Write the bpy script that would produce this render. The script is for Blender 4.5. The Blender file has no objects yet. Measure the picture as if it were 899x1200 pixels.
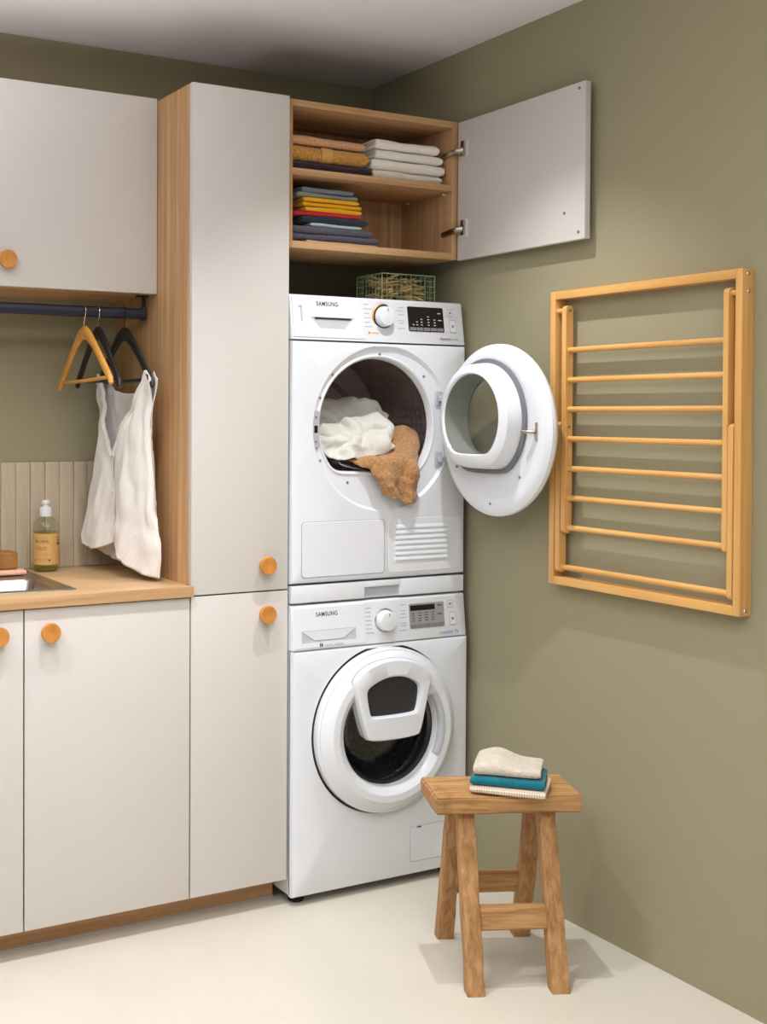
import bpy, bmesh, math, random
from mathutils import Vector, Matrix, noise
random.seed(7)
PI = math.pi
scene = bpy.context.scene
col = scene.collection

# ------------------------------------------------------------------ camera
cam_d = bpy.data.cameras.new('camera')
cam = bpy.data.objects.new('camera', cam_d)
col.objects.link(cam)
_r = Vector((0.88072572, -0.47360995, 0.00397727))
_u = Vector((0.00439847, 0.01657593, 0.99985294))
_f = Vector((0.47360623, 0.8805787, -0.016682))
mw = Matrix((_r, _u, -_f)).transposed().to_4x4()
mw.translation = Vector((-1.71928, -3.06199, 1.39993))
cam.matrix_world = mw
cam_d.sensor_fit = 'HORIZONTAL'
cam_d.sensor_width = 36.0
cam_d.lens = 1450.316 / 899.0 * 36.0
cam_d.shift_x = 136.97 / 899.0
cam_d.shift_y = -89.1 / 899.0
cam_d.clip_start = 0.05
scene.camera = cam

# ------------------------------------------------------------------ world, lamps, exposure
world = bpy.data.worlds.new('world')
scene.world = world
world.use_nodes = True
wb = world.node_tree.nodes['Background']
wb.inputs[0].default_value = (0.905, 0.955, 1.0, 1)
wb.inputs[1].default_value = 0.36

vs = scene.view_settings
vs.view_transform = 'Standard'
vs.look = 'None'
vs.gamma = 1.0
vs.use_curve_mapping = False
vs.exposure = 0.07

def spot(name, loc, energy, size_deg, blend, radius, color=(1.0, 0.93, 0.83), target=None):
    d = bpy.data.lights.new(name, 'SPOT')
    d.energy = energy
    d.spot_size = math.radians(size_deg)
    d.spot_blend = blend
    d.shadow_soft_size = radius
    d.color = color
    o = bpy.data.objects.new(name, d)
    col.objects.link(o)
    o.location = loc
    if target:
        v = Vector(target) - Vector(loc)
        o.rotation_euler = v.to_track_quat('-Z', 'Y').to_euler()
    return o

WARM = (0.955, 0.965, 1.0)
spot('ceiling_spot', (0.12, -0.52, 2.50), 66, 100, 1.0, 0.016, WARM)
spot('ceiling_spot', (-0.74, -0.55, 2.50), 56, 100, 1.0, 0.016, WARM)
spot('ceiling_spot', (-1.62, -0.60, 2.50), 46, 108, 1.0, 0.03, WARM)
spot('fill_spot', (-0.62, -1.55, 2.48), 30, 52, 0.9, 0.04, WARM, target=(-0.45, 0.0, 0.30))  # added fill out of view, brightens the lower cabinet doors

def fill_panel(loc, size, energy):  # added soft area light, an unseen fill for the room
    d = bpy.data.lights.new('fill_panel', 'AREA')
    d.shape = 'SQUARE'
    d.size = size
    d.energy = energy
    d.color = (0.95, 0.975, 1.0)
    o = bpy.data.objects.new('fill_panel', d)
    col.objects.link(o)
    o.location = loc
    return o
fill_panel((-0.75, -2.55, 2.50), 0.9, 15)
fill_panel((-2.45, -2.55, 2.50), 0.9, 34)
# two added, unseen fill spots aimed upwards to brighten the ceiling
for loc_, e_ in (((-1.75, -0.95, 1.55), 120), ((-0.60, -2.75, 1.55), 110)):
    up_ = spot('ceiling_fill', loc_, e_, 150, 0.6, 0.12, WARM, target=(loc_[0] + 0.001, loc_[1], 3.0))

# ------------------------------------------------------------------ materials
def lin(c):
    return tuple(((v / 255.0) / 12.92 if v / 255.0 <= 0.04045 else ((v / 255.0 + 0.055) / 1.055) ** 2.4) for v in c)

def new_mat(name):
    m = bpy.data.materials.new(name)
    m.use_nodes = True
    nt = m.node_tree
    return m, nt, nt.nodes['Principled BSDF']

def plain(name, rgb, rough=0.5, metal=0.0, spec=0.5, coat=0.0, nscale=40.0, namt=0.04, bump=0.0, bscale=200.0):
    m, nt, b = new_mat(name)
    c = lin(rgb)
    tc = nt.nodes.new('ShaderNodeTexCoord')
    n = nt.nodes.new('ShaderNodeTexNoise')
    n.inputs['Scale'].default_value = nscale
    n.inputs['Detail'].default_value = 4
    nt.links.new(tc.outputs['Object'], n.inputs['Vector'])
    r = nt.nodes.new('ShaderNodeValToRGB')
    r.color_ramp.elements[0].position = 0.3
    r.color_ramp.elements[1].position = 0.7
    r.color_ramp.elements[0].color = tuple(v * (1 - namt) for v in c) + (1,)
    r.color_ramp.elements[1].color = tuple(min(1, v * (1 + namt)) for v in c) + (1,)
    nt.links.new(n.outputs['Fac'], r.inputs['Fac'])
    nt.links.new(r.outputs['Color'], b.inputs['Base Color'])
    b.inputs['Roughness'].default_value = rough
    b.inputs['Metallic'].default_value = metal
    b.inputs['Specular IOR Level'].default_value = spec
    b.inputs['Coat Weight'].default_value = coat
    if bump > 0:
        n2 = nt.nodes.new('ShaderNodeTexNoise')
        n2.inputs['Scale'].default_value = bscale
        n2.inputs['Detail'].default_value = 3
        nt.links.new(tc.outputs['Object'], n2.inputs['Vector'])
        bp = nt.nodes.new('ShaderNodeBump')
        bp.inputs['Strength'].default_value = bump
        bp.inputs['Distance'].default_value = 0.004
        nt.links.new(n2.outputs['Fac'], bp.inputs['Height'])
        nt.links.new(bp.outputs['Normal'], b.inputs['Normal'])
    return m

def wood(name, light, dark, stretch, rough=0.5, scale=1.0, contrast=0.5, bump=0.1, knots=0.0, rings=False):
    """stretch: per-axis texture scale (small = grain runs along that axis)"""
    m, nt, b = new_mat(name)
    tc = nt.nodes.new('ShaderNodeTexCoord')
    mp = nt.nodes.new('ShaderNodeMapping')
    mp.inputs['Scale'].default_value = tuple(s * scale for s in stretch)
    nt.links.new(tc.outputs['Object'], mp.inputs['Vector'])
    n = nt.nodes.new('ShaderNodeTexNoise')
    n.inputs['Scale'].default_value = 1.0
    n.inputs['Detail'].default_value = 6
    n.inputs['Roughness'].default_value = 0.65
    n.inputs['Distortion'].default_value = 0.6 if rings else 0.15
    nt.links.new(mp.outputs['Vector'], n.inputs['Vector'])
    r = nt.nodes.new('ShaderNodeValToRGB')
    r.color_ramp.elements[0].position = 0.5 - contrast * 0.24
    r.color_ramp.elements[1].position = 0.5 + contrast * 0.24
    r.color_ramp.elements[0].color = lin(dark) + (1,)
    r.color_ramp.elements[1].color = lin(light) + (1,)
    nt.links.new(n.outputs['Fac'], r.inputs['Fac'])
    out = r.outputs['Color']
    if knots > 0:
        n3 = nt.nodes.new('ShaderNodeTexNoise')
        n3.inputs['Scale'].default_value = 9.0
        n3.inputs['Detail'].default_value = 5
        nt.links.new(tc.outputs['Object'], n3.inputs['Vector'])
        r3 = nt.nodes.new('ShaderNodeValToRGB')
        r3.color_ramp.elements[0].position = 0.62
        r3.color_ramp.elements[1].position = 0.74
        r3.color_ramp.elements[0].color = (0, 0, 0, 1)
        r3.color_ramp.elements[1].color = (knots, knots, knots, 1)
        nt.links.new(n3.outputs['Fac'], r3.inputs['Fac'])
        mx = nt.nodes.new('ShaderNodeMixRGB')
        mx.inputs['Color2'].default_value = tuple(v * 0.35 for v in lin(dark)) + (1,)
        nt.links.new(r3.outputs['Color'], mx.inputs['Fac'])
        nt.links.new(out, mx.inputs['Color1'])
        out = mx.outputs['Color']
    nt.links.new(out, b.inputs['Base Color'])
    b.inputs['Roughness'].default_value = rough
    b.inputs['Specular IOR Level'].default_value = 0.35
    bp = nt.nodes.new('ShaderNodeBump')
    bp.inputs['Strength'].default_value = bump
    bp.inputs['Distance'].default_value = 0.002
    nt.links.new(n.outputs['Fac'], bp.inputs['Height'])
    nt.links.new(bp.outputs['Normal'], b.inputs['Normal'])
    return m

def terry(name, rgb, amt=0.14, scale=230.0, strength=0.9, rough=0.95):
    m = plain(name, rgb, rough=rough, spec=0.1, nscale=scale * 0.7, namt=amt, bump=strength, bscale=scale)
    m.node_tree.nodes['Principled BSDF'].inputs['Sheen Weight'].default_value = 0.25
    return m

def checker_cloth(name, a, b_, scale):
    m, nt, b = new_mat(name)
    tc = nt.nodes.new('ShaderNodeTexCoord')
    mp = nt.nodes.new('ShaderNodeMapping')
    mp.inputs['Rotation'].default_value = (0, PI / 4, 0)
    ck = nt.nodes.new('ShaderNodeTexChecker')
    ck.inputs['Scale'].default_value = scale
    ck.inputs['Color1'].default_value = lin(a) + (1,)
    ck.inputs['Color2'].default_value = lin(b_) + (1,)
    nt.links.new(tc.outputs['Object'], mp.inputs['Vector'])
    nt.links.new(mp.outputs['Vector'], ck.inputs['Vector'])
    nt.links.new(ck.outputs['Color'], b.inputs['Base Color'])
    b.inputs['Roughness'].default_value = 0.95
    b.inputs['Specular IOR Level'].default_value = 0.1
    return m

def clear_glass(name, tint=(1, 1, 1), gloss=0.12):
    m = bpy.data.materials.new(name)
    m.use_nodes = True
    nt = m.node_tree
    nt.nodes.clear()
    o = nt.nodes.new('ShaderNodeOutputMaterial')
    t = nt.nodes.new('ShaderNodeBsdfTransparent')
    t.inputs[0].default_value = tint + (1,)
    g = nt.nodes.new('ShaderNodeBsdfGlossy')
    g.inputs['Roughness'].default_value = 0.03
    lw = nt.nodes.new('ShaderNodeLayerWeight')
    lw.inputs['Blend'].default_value = 0.5
    pw = nt.nodes.new('ShaderNodeMath')
    pw.operation = 'POWER'
    pw.inputs[1].default_value = 4.0
    nt.links.new(lw.outputs['Facing'], pw.inputs[0])
    ad = nt.nodes.new('ShaderNodeMath')
    ad.operation = 'MULTIPLY_ADD'
    ad.inputs[1].default_value = 0.6
    ad.inputs[2].default_value = gloss
    nt.links.new(pw.outputs[0], ad.inputs[0])
    mx = nt.nodes.new('ShaderNodeMixShader')
    nt.links.new(ad.outputs[0], mx.inputs[0])
    nt.links.new(t.outputs[0], mx.inputs[1])
    nt.links.new(g.outputs[0], mx.inputs[2])
    nt.links.new(mx.outputs[0], o.inputs[0])
    return m

def drum_metal(name, rgb, scale, rough):
    m, nt, b = new_mat(name)
    tc = nt.nodes.new('ShaderNodeTexCoord')
    v = nt.nodes.new('ShaderNodeTexVoronoi')
    v.inputs['Scale'].default_value = scale
    v.inputs['Randomness'].default_value = 0.1
    nt.links.new(tc.outputs['Object'], v.inputs['Vector'])
    bp = nt.nodes.new('ShaderNodeBump')
    bp.inputs['Strength'].default_value = 0.9
    bp.inputs['Distance'].default_value = 0.012
    nt.links.new(v.outputs['Distance'], bp.inputs['Height'])
    nt.links.new(bp.outputs['Normal'], b.inputs['Normal'])
    b.inputs['Base Color'].default_value = lin(rgb) + (1,)
    b.inputs['Metallic'].default_value = 0.45
    b.inputs['Roughness'].default_value = rough
    return m

M = {}
M['wall'] = plain('olive_wall_paint', (155, 148, 119), rough=0.85, spec=0.2, nscale=3, namt=0.02, bump=0.05, bscale=120)
M['ceiling'] = plain('ceiling_paint', (238, 235, 241), rough=0.9, spec=0.2, nscale=5, namt=0.01)
M['side_wall'] = plain('pale_wall_paint', (214, 208, 196), rough=0.9, spec=0.2)
M['door'] = plain('cabinet_lacquer', (208, 202, 195), rough=0.45, spec=0.35, nscale=2, namt=0.012)
M['white'] = plain('appliance_white', (226, 228, 231), rough=0.22, spec=0.5, nscale=2, namt=0.005)
M['white_soft'] = plain('appliance_white_soft', (218, 220, 223), rough=0.38, spec=0.5, nscale=2, namt=0.005)
M['recess'] = plain('recess_grey', (188, 190, 195), rough=0.4)
M['oak_v'] = wood('oak_laminate_upright', (205, 165, 120), (171, 129, 87), (48, 48, 1.6), rough=0.45, contrast=0.7, bump=0.05)
M['oak_h'] = wood('oak_laminate_level', (208, 169, 124), (176, 134, 92), (1.6, 48, 48), rough=0.45, contrast=0.7, bump=0.05)
M['top'] = wood('worktop_laminate', (206, 172, 128), (180, 142, 100), (1.5, 40, 40), rough=0.4, contrast=0.8, bump=0.03)
M['splash'] = wood('ash_slat', (205, 190, 166), (176, 158, 132), (30, 30, 2.0), rough=0.5, contrast=0.8, bump=0.04)
M['bamboo_v'] = wood('bamboo_upright', (228, 178, 110), (204, 148, 80), (60, 60, 2.0), rough=0.35, contrast=0.9, bump=0.03, knots=0.15)
M['bamboo_h'] = wood('bamboo_level', (228, 178, 108), (204, 148, 78), (60, 2.0, 60), rough=0.35, contrast=0.9, bump=0.03, knots=0.15)
M['knob'] = wood('knob_beech', (212, 146, 72), (184, 116, 50), (60, 60, 6), rough=0.35, contrast=0.9, bump=0.02)
M['hanger_wood'] = wood('hanger_beech', (224, 166, 84), (204, 140, 60), (40, 6, 40), rough=0.3, contrast=0.9, bump=0.02)
M['stool_seat'] = wood('reclaimed_oak_level', (198, 152, 98), (142, 98, 54), (5, 70, 70), rough=0.65, contrast=0.8, bump=0.8, knots=0.6, rings=True)
M['stool_leg'] = wood('reclaimed_oak_upright', (196, 150, 98), (140, 96, 54), (70, 70, 4), rough=0.65, contrast=0.8, bump=0.8, knots=0.5, rings=True)
M['pin'] = wood('clothespin_wood', (226, 192, 128), (190, 150, 86), (60, 60, 10), rough=0.6, contrast=0.9)
M['black'] = plain('black_satin', (26, 26, 28), rough=0.35)
M['black_wood'] = plain('black_stained_wood', (30, 29, 29), rough=0.4, nscale=60, namt=0.2)
M['rail'] = plain('navy_metal', (56, 58, 72), rough=0.35, metal=0.6)
M['steel'] = plain('brushed_steel', (168, 163, 155), rough=0.3, metal=1.0, nscale=80, namt=0.05)
M['chrome'] = plain('chrome', (215, 212, 206), rough=0.12, metal=1.0)
M['nickel'] = plain('hinge_nickel', (190, 178, 160), rough=0.25, metal=1.0)
M['dark_gap'] = plain('dark_seam', (46, 44, 44), rough=0.7)
M['grey_rubber'] = plain('grey_gasket', (112, 113, 116), rough=0.5)
M['dark_rubber'] = plain('dark_bellows', (52, 50, 53), rough=0.5)
M['drum_dark'] = drum_metal('dryer_drum_metal', (196, 178, 171), 38, 0.38)
M['drum_back'] = plain('dryer_drum_back', (206, 190, 184), rough=0.42, metal=0.35)
M['washer_drum'] = drum_metal('washer_drum_metal', (176, 172, 178), 60, 0.28)
M['display'] = plain('display_black', (28, 20, 20), rough=0.2)
M['display_grey'] = plain('display_grey', (150, 147, 147), rough=0.35)
M['key_grey'] = plain('key_grey', (126, 120, 120), rough=0.4)
M['print_dark'] = plain('print_dark', (40, 40, 44), rough=0.5)
M['print_grey'] = plain('print_grey', (130, 130, 134), rough=0.6)
M['mark_grey'] = plain('mark_grey', (168, 168, 172), rough=0.6)
M['print_pale'] = plain('print_pale', (214, 212, 212), rough=0.6)
M['print_orange'] = plain('print_orange', (238, 150, 60), rough=0.5)
M['print_green'] = plain('print_green', (150, 190, 90), rough=0.5)
M['print_blue'] = plain('print_blue', (70, 150, 205), rough=0.5)
M['gold'] = plain('dial_glow_gold', (226, 168, 96), rough=0.3, metal=0.3)  # glow of the lit LED arc put into an orange-gold colour
M['glass'] = clear_glass('door_glass', (0.95, 0.96, 0.95), 0.04)
M['dark_glass'] = clear_glass('washer_glass', (0.78, 0.76, 0.80), 0.09)
M['bottle_plastic'] = clear_glass('bottle_plastic', (0.93, 0.95, 0.88), 0.06)
M['floor'] = plain('pale_screed', (204, 197, 181), rough=0.5, spec=0.3, nscale=2.2, namt=0.05, bump=0.04, bscale=60)
M['linen'] = terry('white_linen', (236, 231, 223), amt=0.04, scale=260, strength=0.25)
M['linen'].node_tree.nodes['Principled BSDF'].inputs['Transmission Weight'].default_value = 0.0
M['print_wire'] = plain('sage_wire', (150, 172, 128), rough=0.4, metal=0.2)

# ------------------------------------------------------------------ mesh helpers
class MB:
    def __init__(s):
        s.bm = bmesh.new()
    def add(s, verts, faces):
        vs_ = [s.bm.verts.new(v) for v in verts]
        for f in faces:
            try:
                s.bm.faces.new([vs_[i] for i in f])
            except ValueError:
                pass
        return vs_
    def box(s, x0, x1, y0, y1, z0, z1, bev=0.0, seg=2):
        t = bmesh.new()
        vv = [t.verts.new(p) for p in ((x0, y0, z0), (x1, y0, z0), (x1, y1, z0), (x0, y1, z0), (x0, y0, z1), (x1, y0, z1), (x1, y1, z1), (x0, y1, z1))]
        for f in ((0, 3, 2, 1), (4, 5, 6, 7), (0, 1, 5, 4), (1, 2, 6, 5), (2, 3, 7, 6), (3, 0, 4, 7)):
            t.faces.new([vv[i] for i in f])
        if bev > 0:
            bmesh.ops.bevel(t, geom=list(t.edges), offset=bev, segments=seg, affect='EDGES', profile=0.6)
        s.merge(t)
        return s
    def merge(s, t, mat=None):
        t.verts.index_update()
        vs_ = [s.bm.verts.new((mat @ v.co) if mat else v.co) for v in t.verts]
        for f in t.faces:
            try:
                s.bm.faces.new([vs_[v.index] for v in f.verts])
            except ValueError:
                pass
        t.free()
    def tube(s, pts, r, seg=8, caps=True, rz=None, up=None):
        pts = [Vector(p) for p in pts]
        n = len(pts)
        rs = r if isinstance(r, (list, tuple)) else [r] * n
        rings = []
        prev = None
        for i, p in enumerate(pts):
            t = (pts[min(i + 1, n - 1)] - pts[max(i - 1, 0)]).normalized()
            ref = Vector(up) if up else (Vector((0, 0, 1)) if abs(t.z) < 0.9 else Vector((1, 0, 0)))
            if prev is not None and not up:
                a = (prev - t * prev.dot(t)).normalized()
            else:
                a = (ref - t * ref.dot(t)).normalized()
            prev = a
            b = t.cross(a)
            ra = rs[i]
            rb = ra if rz is None else (rz[i] if isinstance(rz, (list, tuple)) else rz)
            rings.append([s.bm.verts.new(p + a * (math.cos(2 * PI * k / seg) * ra) + b * (math.sin(2 * PI * k / seg) * rb)) for k in range(seg)])
        for i in range(n - 1):
            for k in range(seg):
                s.bm.faces.new((rings[i][k], rings[i][(k + 1) % seg], rings[i + 1][(k + 1) % seg], rings[i + 1][k]))
        if caps:
            s.bm.faces.new(rings[0][::-1])
            s.bm.faces.new(rings[-1])
        return s
    def lathe(s, prof, c, axis='y', seg=48, cap0=False, cap1=False):
        """prof: (r, a) pairs; a = coordinate along axis (absolute); c = the two other coordinates (in x,y,z order)"""
        rings = []
        for r, a in prof:
            ring = []
            for k in range(seg):
                t = 2 * PI * k / seg
                u, v = c[0] + r * math.cos(t), c[1] + r * math.sin(t)
                p = {'x': (a, u, v), 'y': (u, a, v), 'z': (u, v, a)}[axis]
                ring.append(s.bm.verts.new(p))
            rings.append(ring)
        for i in range(len(rings) - 1):
            for k in range(seg):
                s.bm.faces.new((rings[i][k], rings[i][(k + 1) % seg], rings[i + 1][(k + 1) % seg], rings[i + 1][k]))
        if cap0:
            s.bm.faces.new(rings[0][::-1])
        if cap1:
            s.bm.faces.new(rings[-1])
        return s
    def loft(s, loops, cap0=False, cap1=False):
        rings = [[s.bm.verts.new(p) for p in lp] for lp in loops]
        n = len(rings[0])
        for i in range(len(rings) - 1):
            for k in range(n):
                s.bm.faces.new((rings[i][k], rings[i][(k + 1) % n], rings[i + 1][(k + 1) % n], rings[i + 1][k]))
        if cap0:
            s.bm.faces.new(rings[0][::-1])
        if cap1:
            s.bm.faces.new(rings[-1])
        return s
    def grid(s, rows, closed=False):
        vv = [[s.bm.verts.new(p) for p in r] for r in rows]
        nu = len(vv[0])
        for i in range(len(vv) - 1):
            for k in range(nu if closed else nu - 1):
                s.bm.faces.new((vv[i][k], vv[i][(k + 1) % nu], vv[i + 1][(k + 1) % nu], vv[i + 1][k]))
        return s
    def build(s, name, mat, parent=None, smooth=True, angle=38, weld=False):
        if weld:
            bmesh.ops.remove_doubles(s.bm, verts=s.bm.verts, dist=1e-5)
        bmesh.ops.recalc_face_normals(s.bm, faces=s.bm.faces)
        off = Vector((0, 0, 0))
        if parent is not None:
            off = Vector(parent.get('_o', (0, 0, 0)))
        for v in s.bm.verts:
            v.co -= off
        me = bpy.data.meshes.new(name)
        s.bm.to_mesh(me)
        s.bm.free()
        me.materials.append(mat)
        if smooth:
            for p in me.polygons:
                p.use_smooth = True
            me.set_sharp_from_angle(angle=math.radians(angle))
        o = bpy.data.objects.new(name, me)
        col.objects.link(o)
        if parent is not None:
            o.parent = parent
            o['_o'] = tuple(off)
        return o

THINGS = []
def tag(o, label, cat, group=None):
    o['label'] = label
    o['category'] = cat
    if group:
        o['group'] = group
    return o
def thing(name, label, cat, loc, group=None):
    o = bpy.data.objects.new(name, None)
    col.objects.link(o)
    o.location = loc
    o['_o'] = tuple(loc)
    o.empty_display_size = 0.05
    return tag(o, label, cat, group)
def solo(mb, name, mat, label, cat, loc, group=None, smooth=True, **k):
    """a thing that is one mesh: origin at loc"""
    for v in mb.bm.verts:
        v.co -= Vector(loc)
    o = mb.build(name, mat, None, smooth, **k)
    o.location = loc
    o['_o'] = tuple(loc)
    return tag(o, label, cat, group)
def struct(name, mb, mat, parent=None, **k):
    o = mb.build(name, mat, parent, **k)
    o['kind'] = 'structure'
    return o
def box_part(name, mat, parent, x0, x1, y0, y1, z0, z1, bev=0.001):
    return MB().box(x0, x1, y0, y1, z0, z1, bev).build(name, mat, parent)

def catmull(p, t):
    n = len(p)
    f = t * (n - 1)
    i = min(int(f), n - 2)
    f -= i
    p0 = p[max(i - 1, 0)]; p1 = p[i]; p2 = p[i + 1]; p3 = p[min(i + 2, n - 1)]
    return 0.5 * ((2 * p1) + (p2 - p0) * f + (2 * p0 - 5 * p1 + 4 * p2 - p3) * f * f + (3 * p1 - p0 - 3 * p2 + p3) * f ** 3)
def patch(ctrl, nu, nv):
    C = [[Vector(p) for p in r] for r in ctrl]
    rows = []
    for j in range(nv + 1):
        colp = [catmull([C[r][c] for r in range(len(C))], j / nv) for c in range(len(C[0]))]
        rows.append([catmull(colp, i / nu) for i in range(nu + 1)])
    return rows

def rrect(x0, x1, z0, z1, r, n=6):
    """rounded rectangle outline as (x, z) list"""
    out = []
    for cx, cz, a0 in ((x1 - r, z1 - r, 0), (x0 + r, z1 - r, 90), (x0 + r, z0 + r, 180), (x1 - r, z0 + r, 270)):
        for k in range(n + 1):
            a = math.radians(a0 + 90 * k / n)
            out.append((cx + r * math.cos(a), cz + r * math.sin(a)))
    return out
def chaikin(pts, it=2):
    for _ in range(it):
        q = []
        for i in range(len(pts)):
            a, b = Vector(pts[i]), Vector(pts[(i + 1) % len(pts)])
            q += [tuple(a * 0.75 + b * 0.25), tuple(a * 0.25 + b * 0.75)]
        pts = q
    return pts
def ray_poly(pts, c, t):
    """distance from c along angle t to polygon"""
    dx, dz = math.cos(t), math.sin(t)
    best = None
    for i in range(len(pts)):
        (ax, az), (bx, bz) = pts[i], pts[(i + 1) % len(pts)]
        ex, ez = bx - ax, bz - az
        den = dx * ez - dz * ex
        if abs(den) < 1e-12:
            continue
        s_ = ((ax - c[0]) * ez - (az - c[1]) * ex) / den
        q = ((ax - c[0]) * dz - (az - c[1]) * dx) / den
        if s_ > 0 and -1e-6 <= q <= 1 + 1e-6:
            best = s_ if best is None else max(best, s_)
    return best
def radial(pts, c, angles):
    return [(c[0] + ray_poly(pts, c, t) * math.cos(t), c[1] + ray_poly(pts, c, t) * math.sin(t)) for t in angles]
def angles_with(rect, c, n):
    a = [2 * PI * k / n for k in range(n)]
    for x in (rect[0], rect[1]):
        for z in (rect[2], rect[3]):
            a.append(math.atan2(z - c[1], x - c[0]) % (2 * PI))
    return sorted(a)
def rectpts(r):
    return [(r[0], r[2]), (r[1], r[2]), (r[1], r[3]), (r[0], r[3])]

def text_part(body, name, mat, parent, x, z, height, width, ymap, depth=0.0006, bold=0.0):
    """flat lettering on a front face; (x, z) = lower left corner; scaled to width x height"""
    cu = bpy.data.curves.new('lettering', 'FONT')
    cu.body = body
    cu.extrude = 0.0
    cu.space_character = 1.12
    cu.offset = bold
    to = bpy.data.objects.new('lettering', cu)
    col.objects.link(to)
    dg = bpy.context.evaluated_depsgraph_get()
    dg.update()
    me = bpy.data.meshes.new_from_object(to.evaluated_get(dg))
    bpy.data.objects.remove(to)
    bpy.data.curves.remove(cu)
    xs = [v.co.x for v in me.vertices]; ys = [v.co.y for v in me.vertices]
    x0, x1, y0, y1 = min(xs), max(xs), min(ys), max(ys)
    off = Vector(parent.get('_o', (0, 0, 0)))
    for v in me.vertices:
        px = x + (v.co.x - x0) / (x1 - x0) * width
        pz = z + (v.co.y - y0) / (y1 - y0) * height
        p = ymap(px, pz)
        v.co = Vector(p) - off
    me.name = name
    me.materials.clear()
    me.materials.append(mat)
    o = bpy.data.objects.new(name, me)
    col.objects.link(o)
    o.parent = parent
    return o

# ------------------------------------------------------------------ the room
XW, YB, ZC = 0.640, 0.567, 2.533
X0, YF = -3.6, -4.6
struct('floor', MB().box(X0 - 0.1, XW + 0.1, YF, YB + 0.1, -0.1, 0.0), M['floor'], smooth=False)
struct('ceiling', MB().box(X0 - 0.1, XW + 0.1, YF, YB + 0.1, ZC, ZC + 0.1), M['ceiling'], smooth=False)
struct('wall_right', MB().box(XW, XW + 0.1, YF, YB + 0.1, 0.0, ZC), M['wall'], smooth=False)
struct('wall_back', MB().box(X0, XW, YB, YB + 0.1, 0.0, ZC), M['wall'], smooth=False)

# ------------------------------------------------------------------ knobs and cabinet doors
def knob(parent, x, y, z, r=0.0255):
    """turned knob standing out towards -y from face y"""
    prof = [(0.0005, y), (r * 0.62, y), (r * 0.60, y - 0.006), (r * 0.66, y - 0.010), (r * 0.97, y - 0.016), (r, y - 0.020),
            (r, y - 0.026), (r * 0.95, y - 0.0285), (r * 0.85, y - 0.0288), (r * 0.5, y - 0.0270), (0.0005, y - 0.0262)]
    return MB().lathe(prof, (x, z), 'y', 32).build('knob', M['knob'], parent, angle=50)
def cab_door(parent, x0, x1, y0, z0, z1, kx=None, kz=None, th=0.019):
    d = box_part('door', M['door'], parent, x0, x1, y0, y0 + th, z0, z1, 0.0012)
    if kx is not None:
        knob(d, kx, y0, kz)
    return d

# tall cabinet
TX0, TX1, ZT, ZS, ZD = -0.306, -0.002, 2.3025, 0.905, 0.076
t = thing('tall_cabinet', 'tall narrow cabinet with two off-white doors standing between worktop and washing machines', 'cabinet', (-0.154, 0.29, 0.0))
box_part('side_panel', M['oak_v'], t, TX0, TX0 + 0.018, 0.0205, 0.5665, ZD, ZT - 0.001)
box_part('side_panel', M['oak_v'], t, TX1 - 0.018, TX1, 0.0205, 0.5665, ZD, ZT - 0.001)
box_part('top_panel', M['oak_h'], t, TX0 + 0.0183, TX1 - 0.0183, 0.021, 0.5665, ZT - 0.02, ZT - 0.002)
box_part('bottom_panel', M['oak_h'], t, TX0 + 0.0183, TX1 - 0.0183, 0.021, 0.5665, ZD + 0.001, ZD + 0.019)
box_part('shelf', M['oak_h'], t, TX0 + 0.0183, TX1 - 0.0183, 0.021, 0.55, ZS - 0.009, ZS + 0.009)
cab_door(t, TX0 + 0.002, TX1 - 0.0005, 0.0, ZS + 0.0022, ZT, -0.0775, 0.979)
cab_door(t, TX0 + 0.002, TX1 - 0.0005, 0.0, ZD, ZS - 0.0022, -0.0775, 0.842)

# base cabinets
def base_cabinet(x0, x1, kx, label):
    b = thing('base_cabinet', label, 'cabinet', ((x0 + x1) / 2, 0.29, 0.0), 'base cabinets under the worktop')
    box_part('side_panel', M['oak_v'], b, x0 + 0.0005, x0 + 0.0185, 0.0205, 0.5665, ZD, 0.9045)
    box_part('side_panel', M['oak_v'], b, x1 - 0.0185, x1 - 0.0005, 0.0205, 0.5665, ZD, 0.9045)
    box_part('bottom_panel', M['oak_h'], b, x0 + 0.019, x1 - 0.019, 0.021, 0.5665, ZD + 0.001, ZD + 0.019)
    cab_door(b, x0 + 0.0018, x1 - 0.0018, 0.0, ZD, 0.9015, kx, 0.841)
base_cabinet(-0.772, -0.3065, -0.708, 'off-white base cabinet with one round knob standing next to the tall cabinet')
base_cabinet(-1.238, -0.7725, -0.843, 'off-white base cabinet under the sink, second from the tall cabinet')

# plinth
p = thing('plinth', 'low oak plinth board set back under the cabinets along the floor', 'plinth', (-0.6, 0.09, 0.0))
box_part('board', M['oak_h'], p, -1.236, -0.004, 0.080, 0.096, 0.004, 0.075)
box_part('seal_strip', M['recess'], p, -1.236, -0.004, 0.0785, 0.0968, 0.0, 0.0038, 0.0005)

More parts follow.
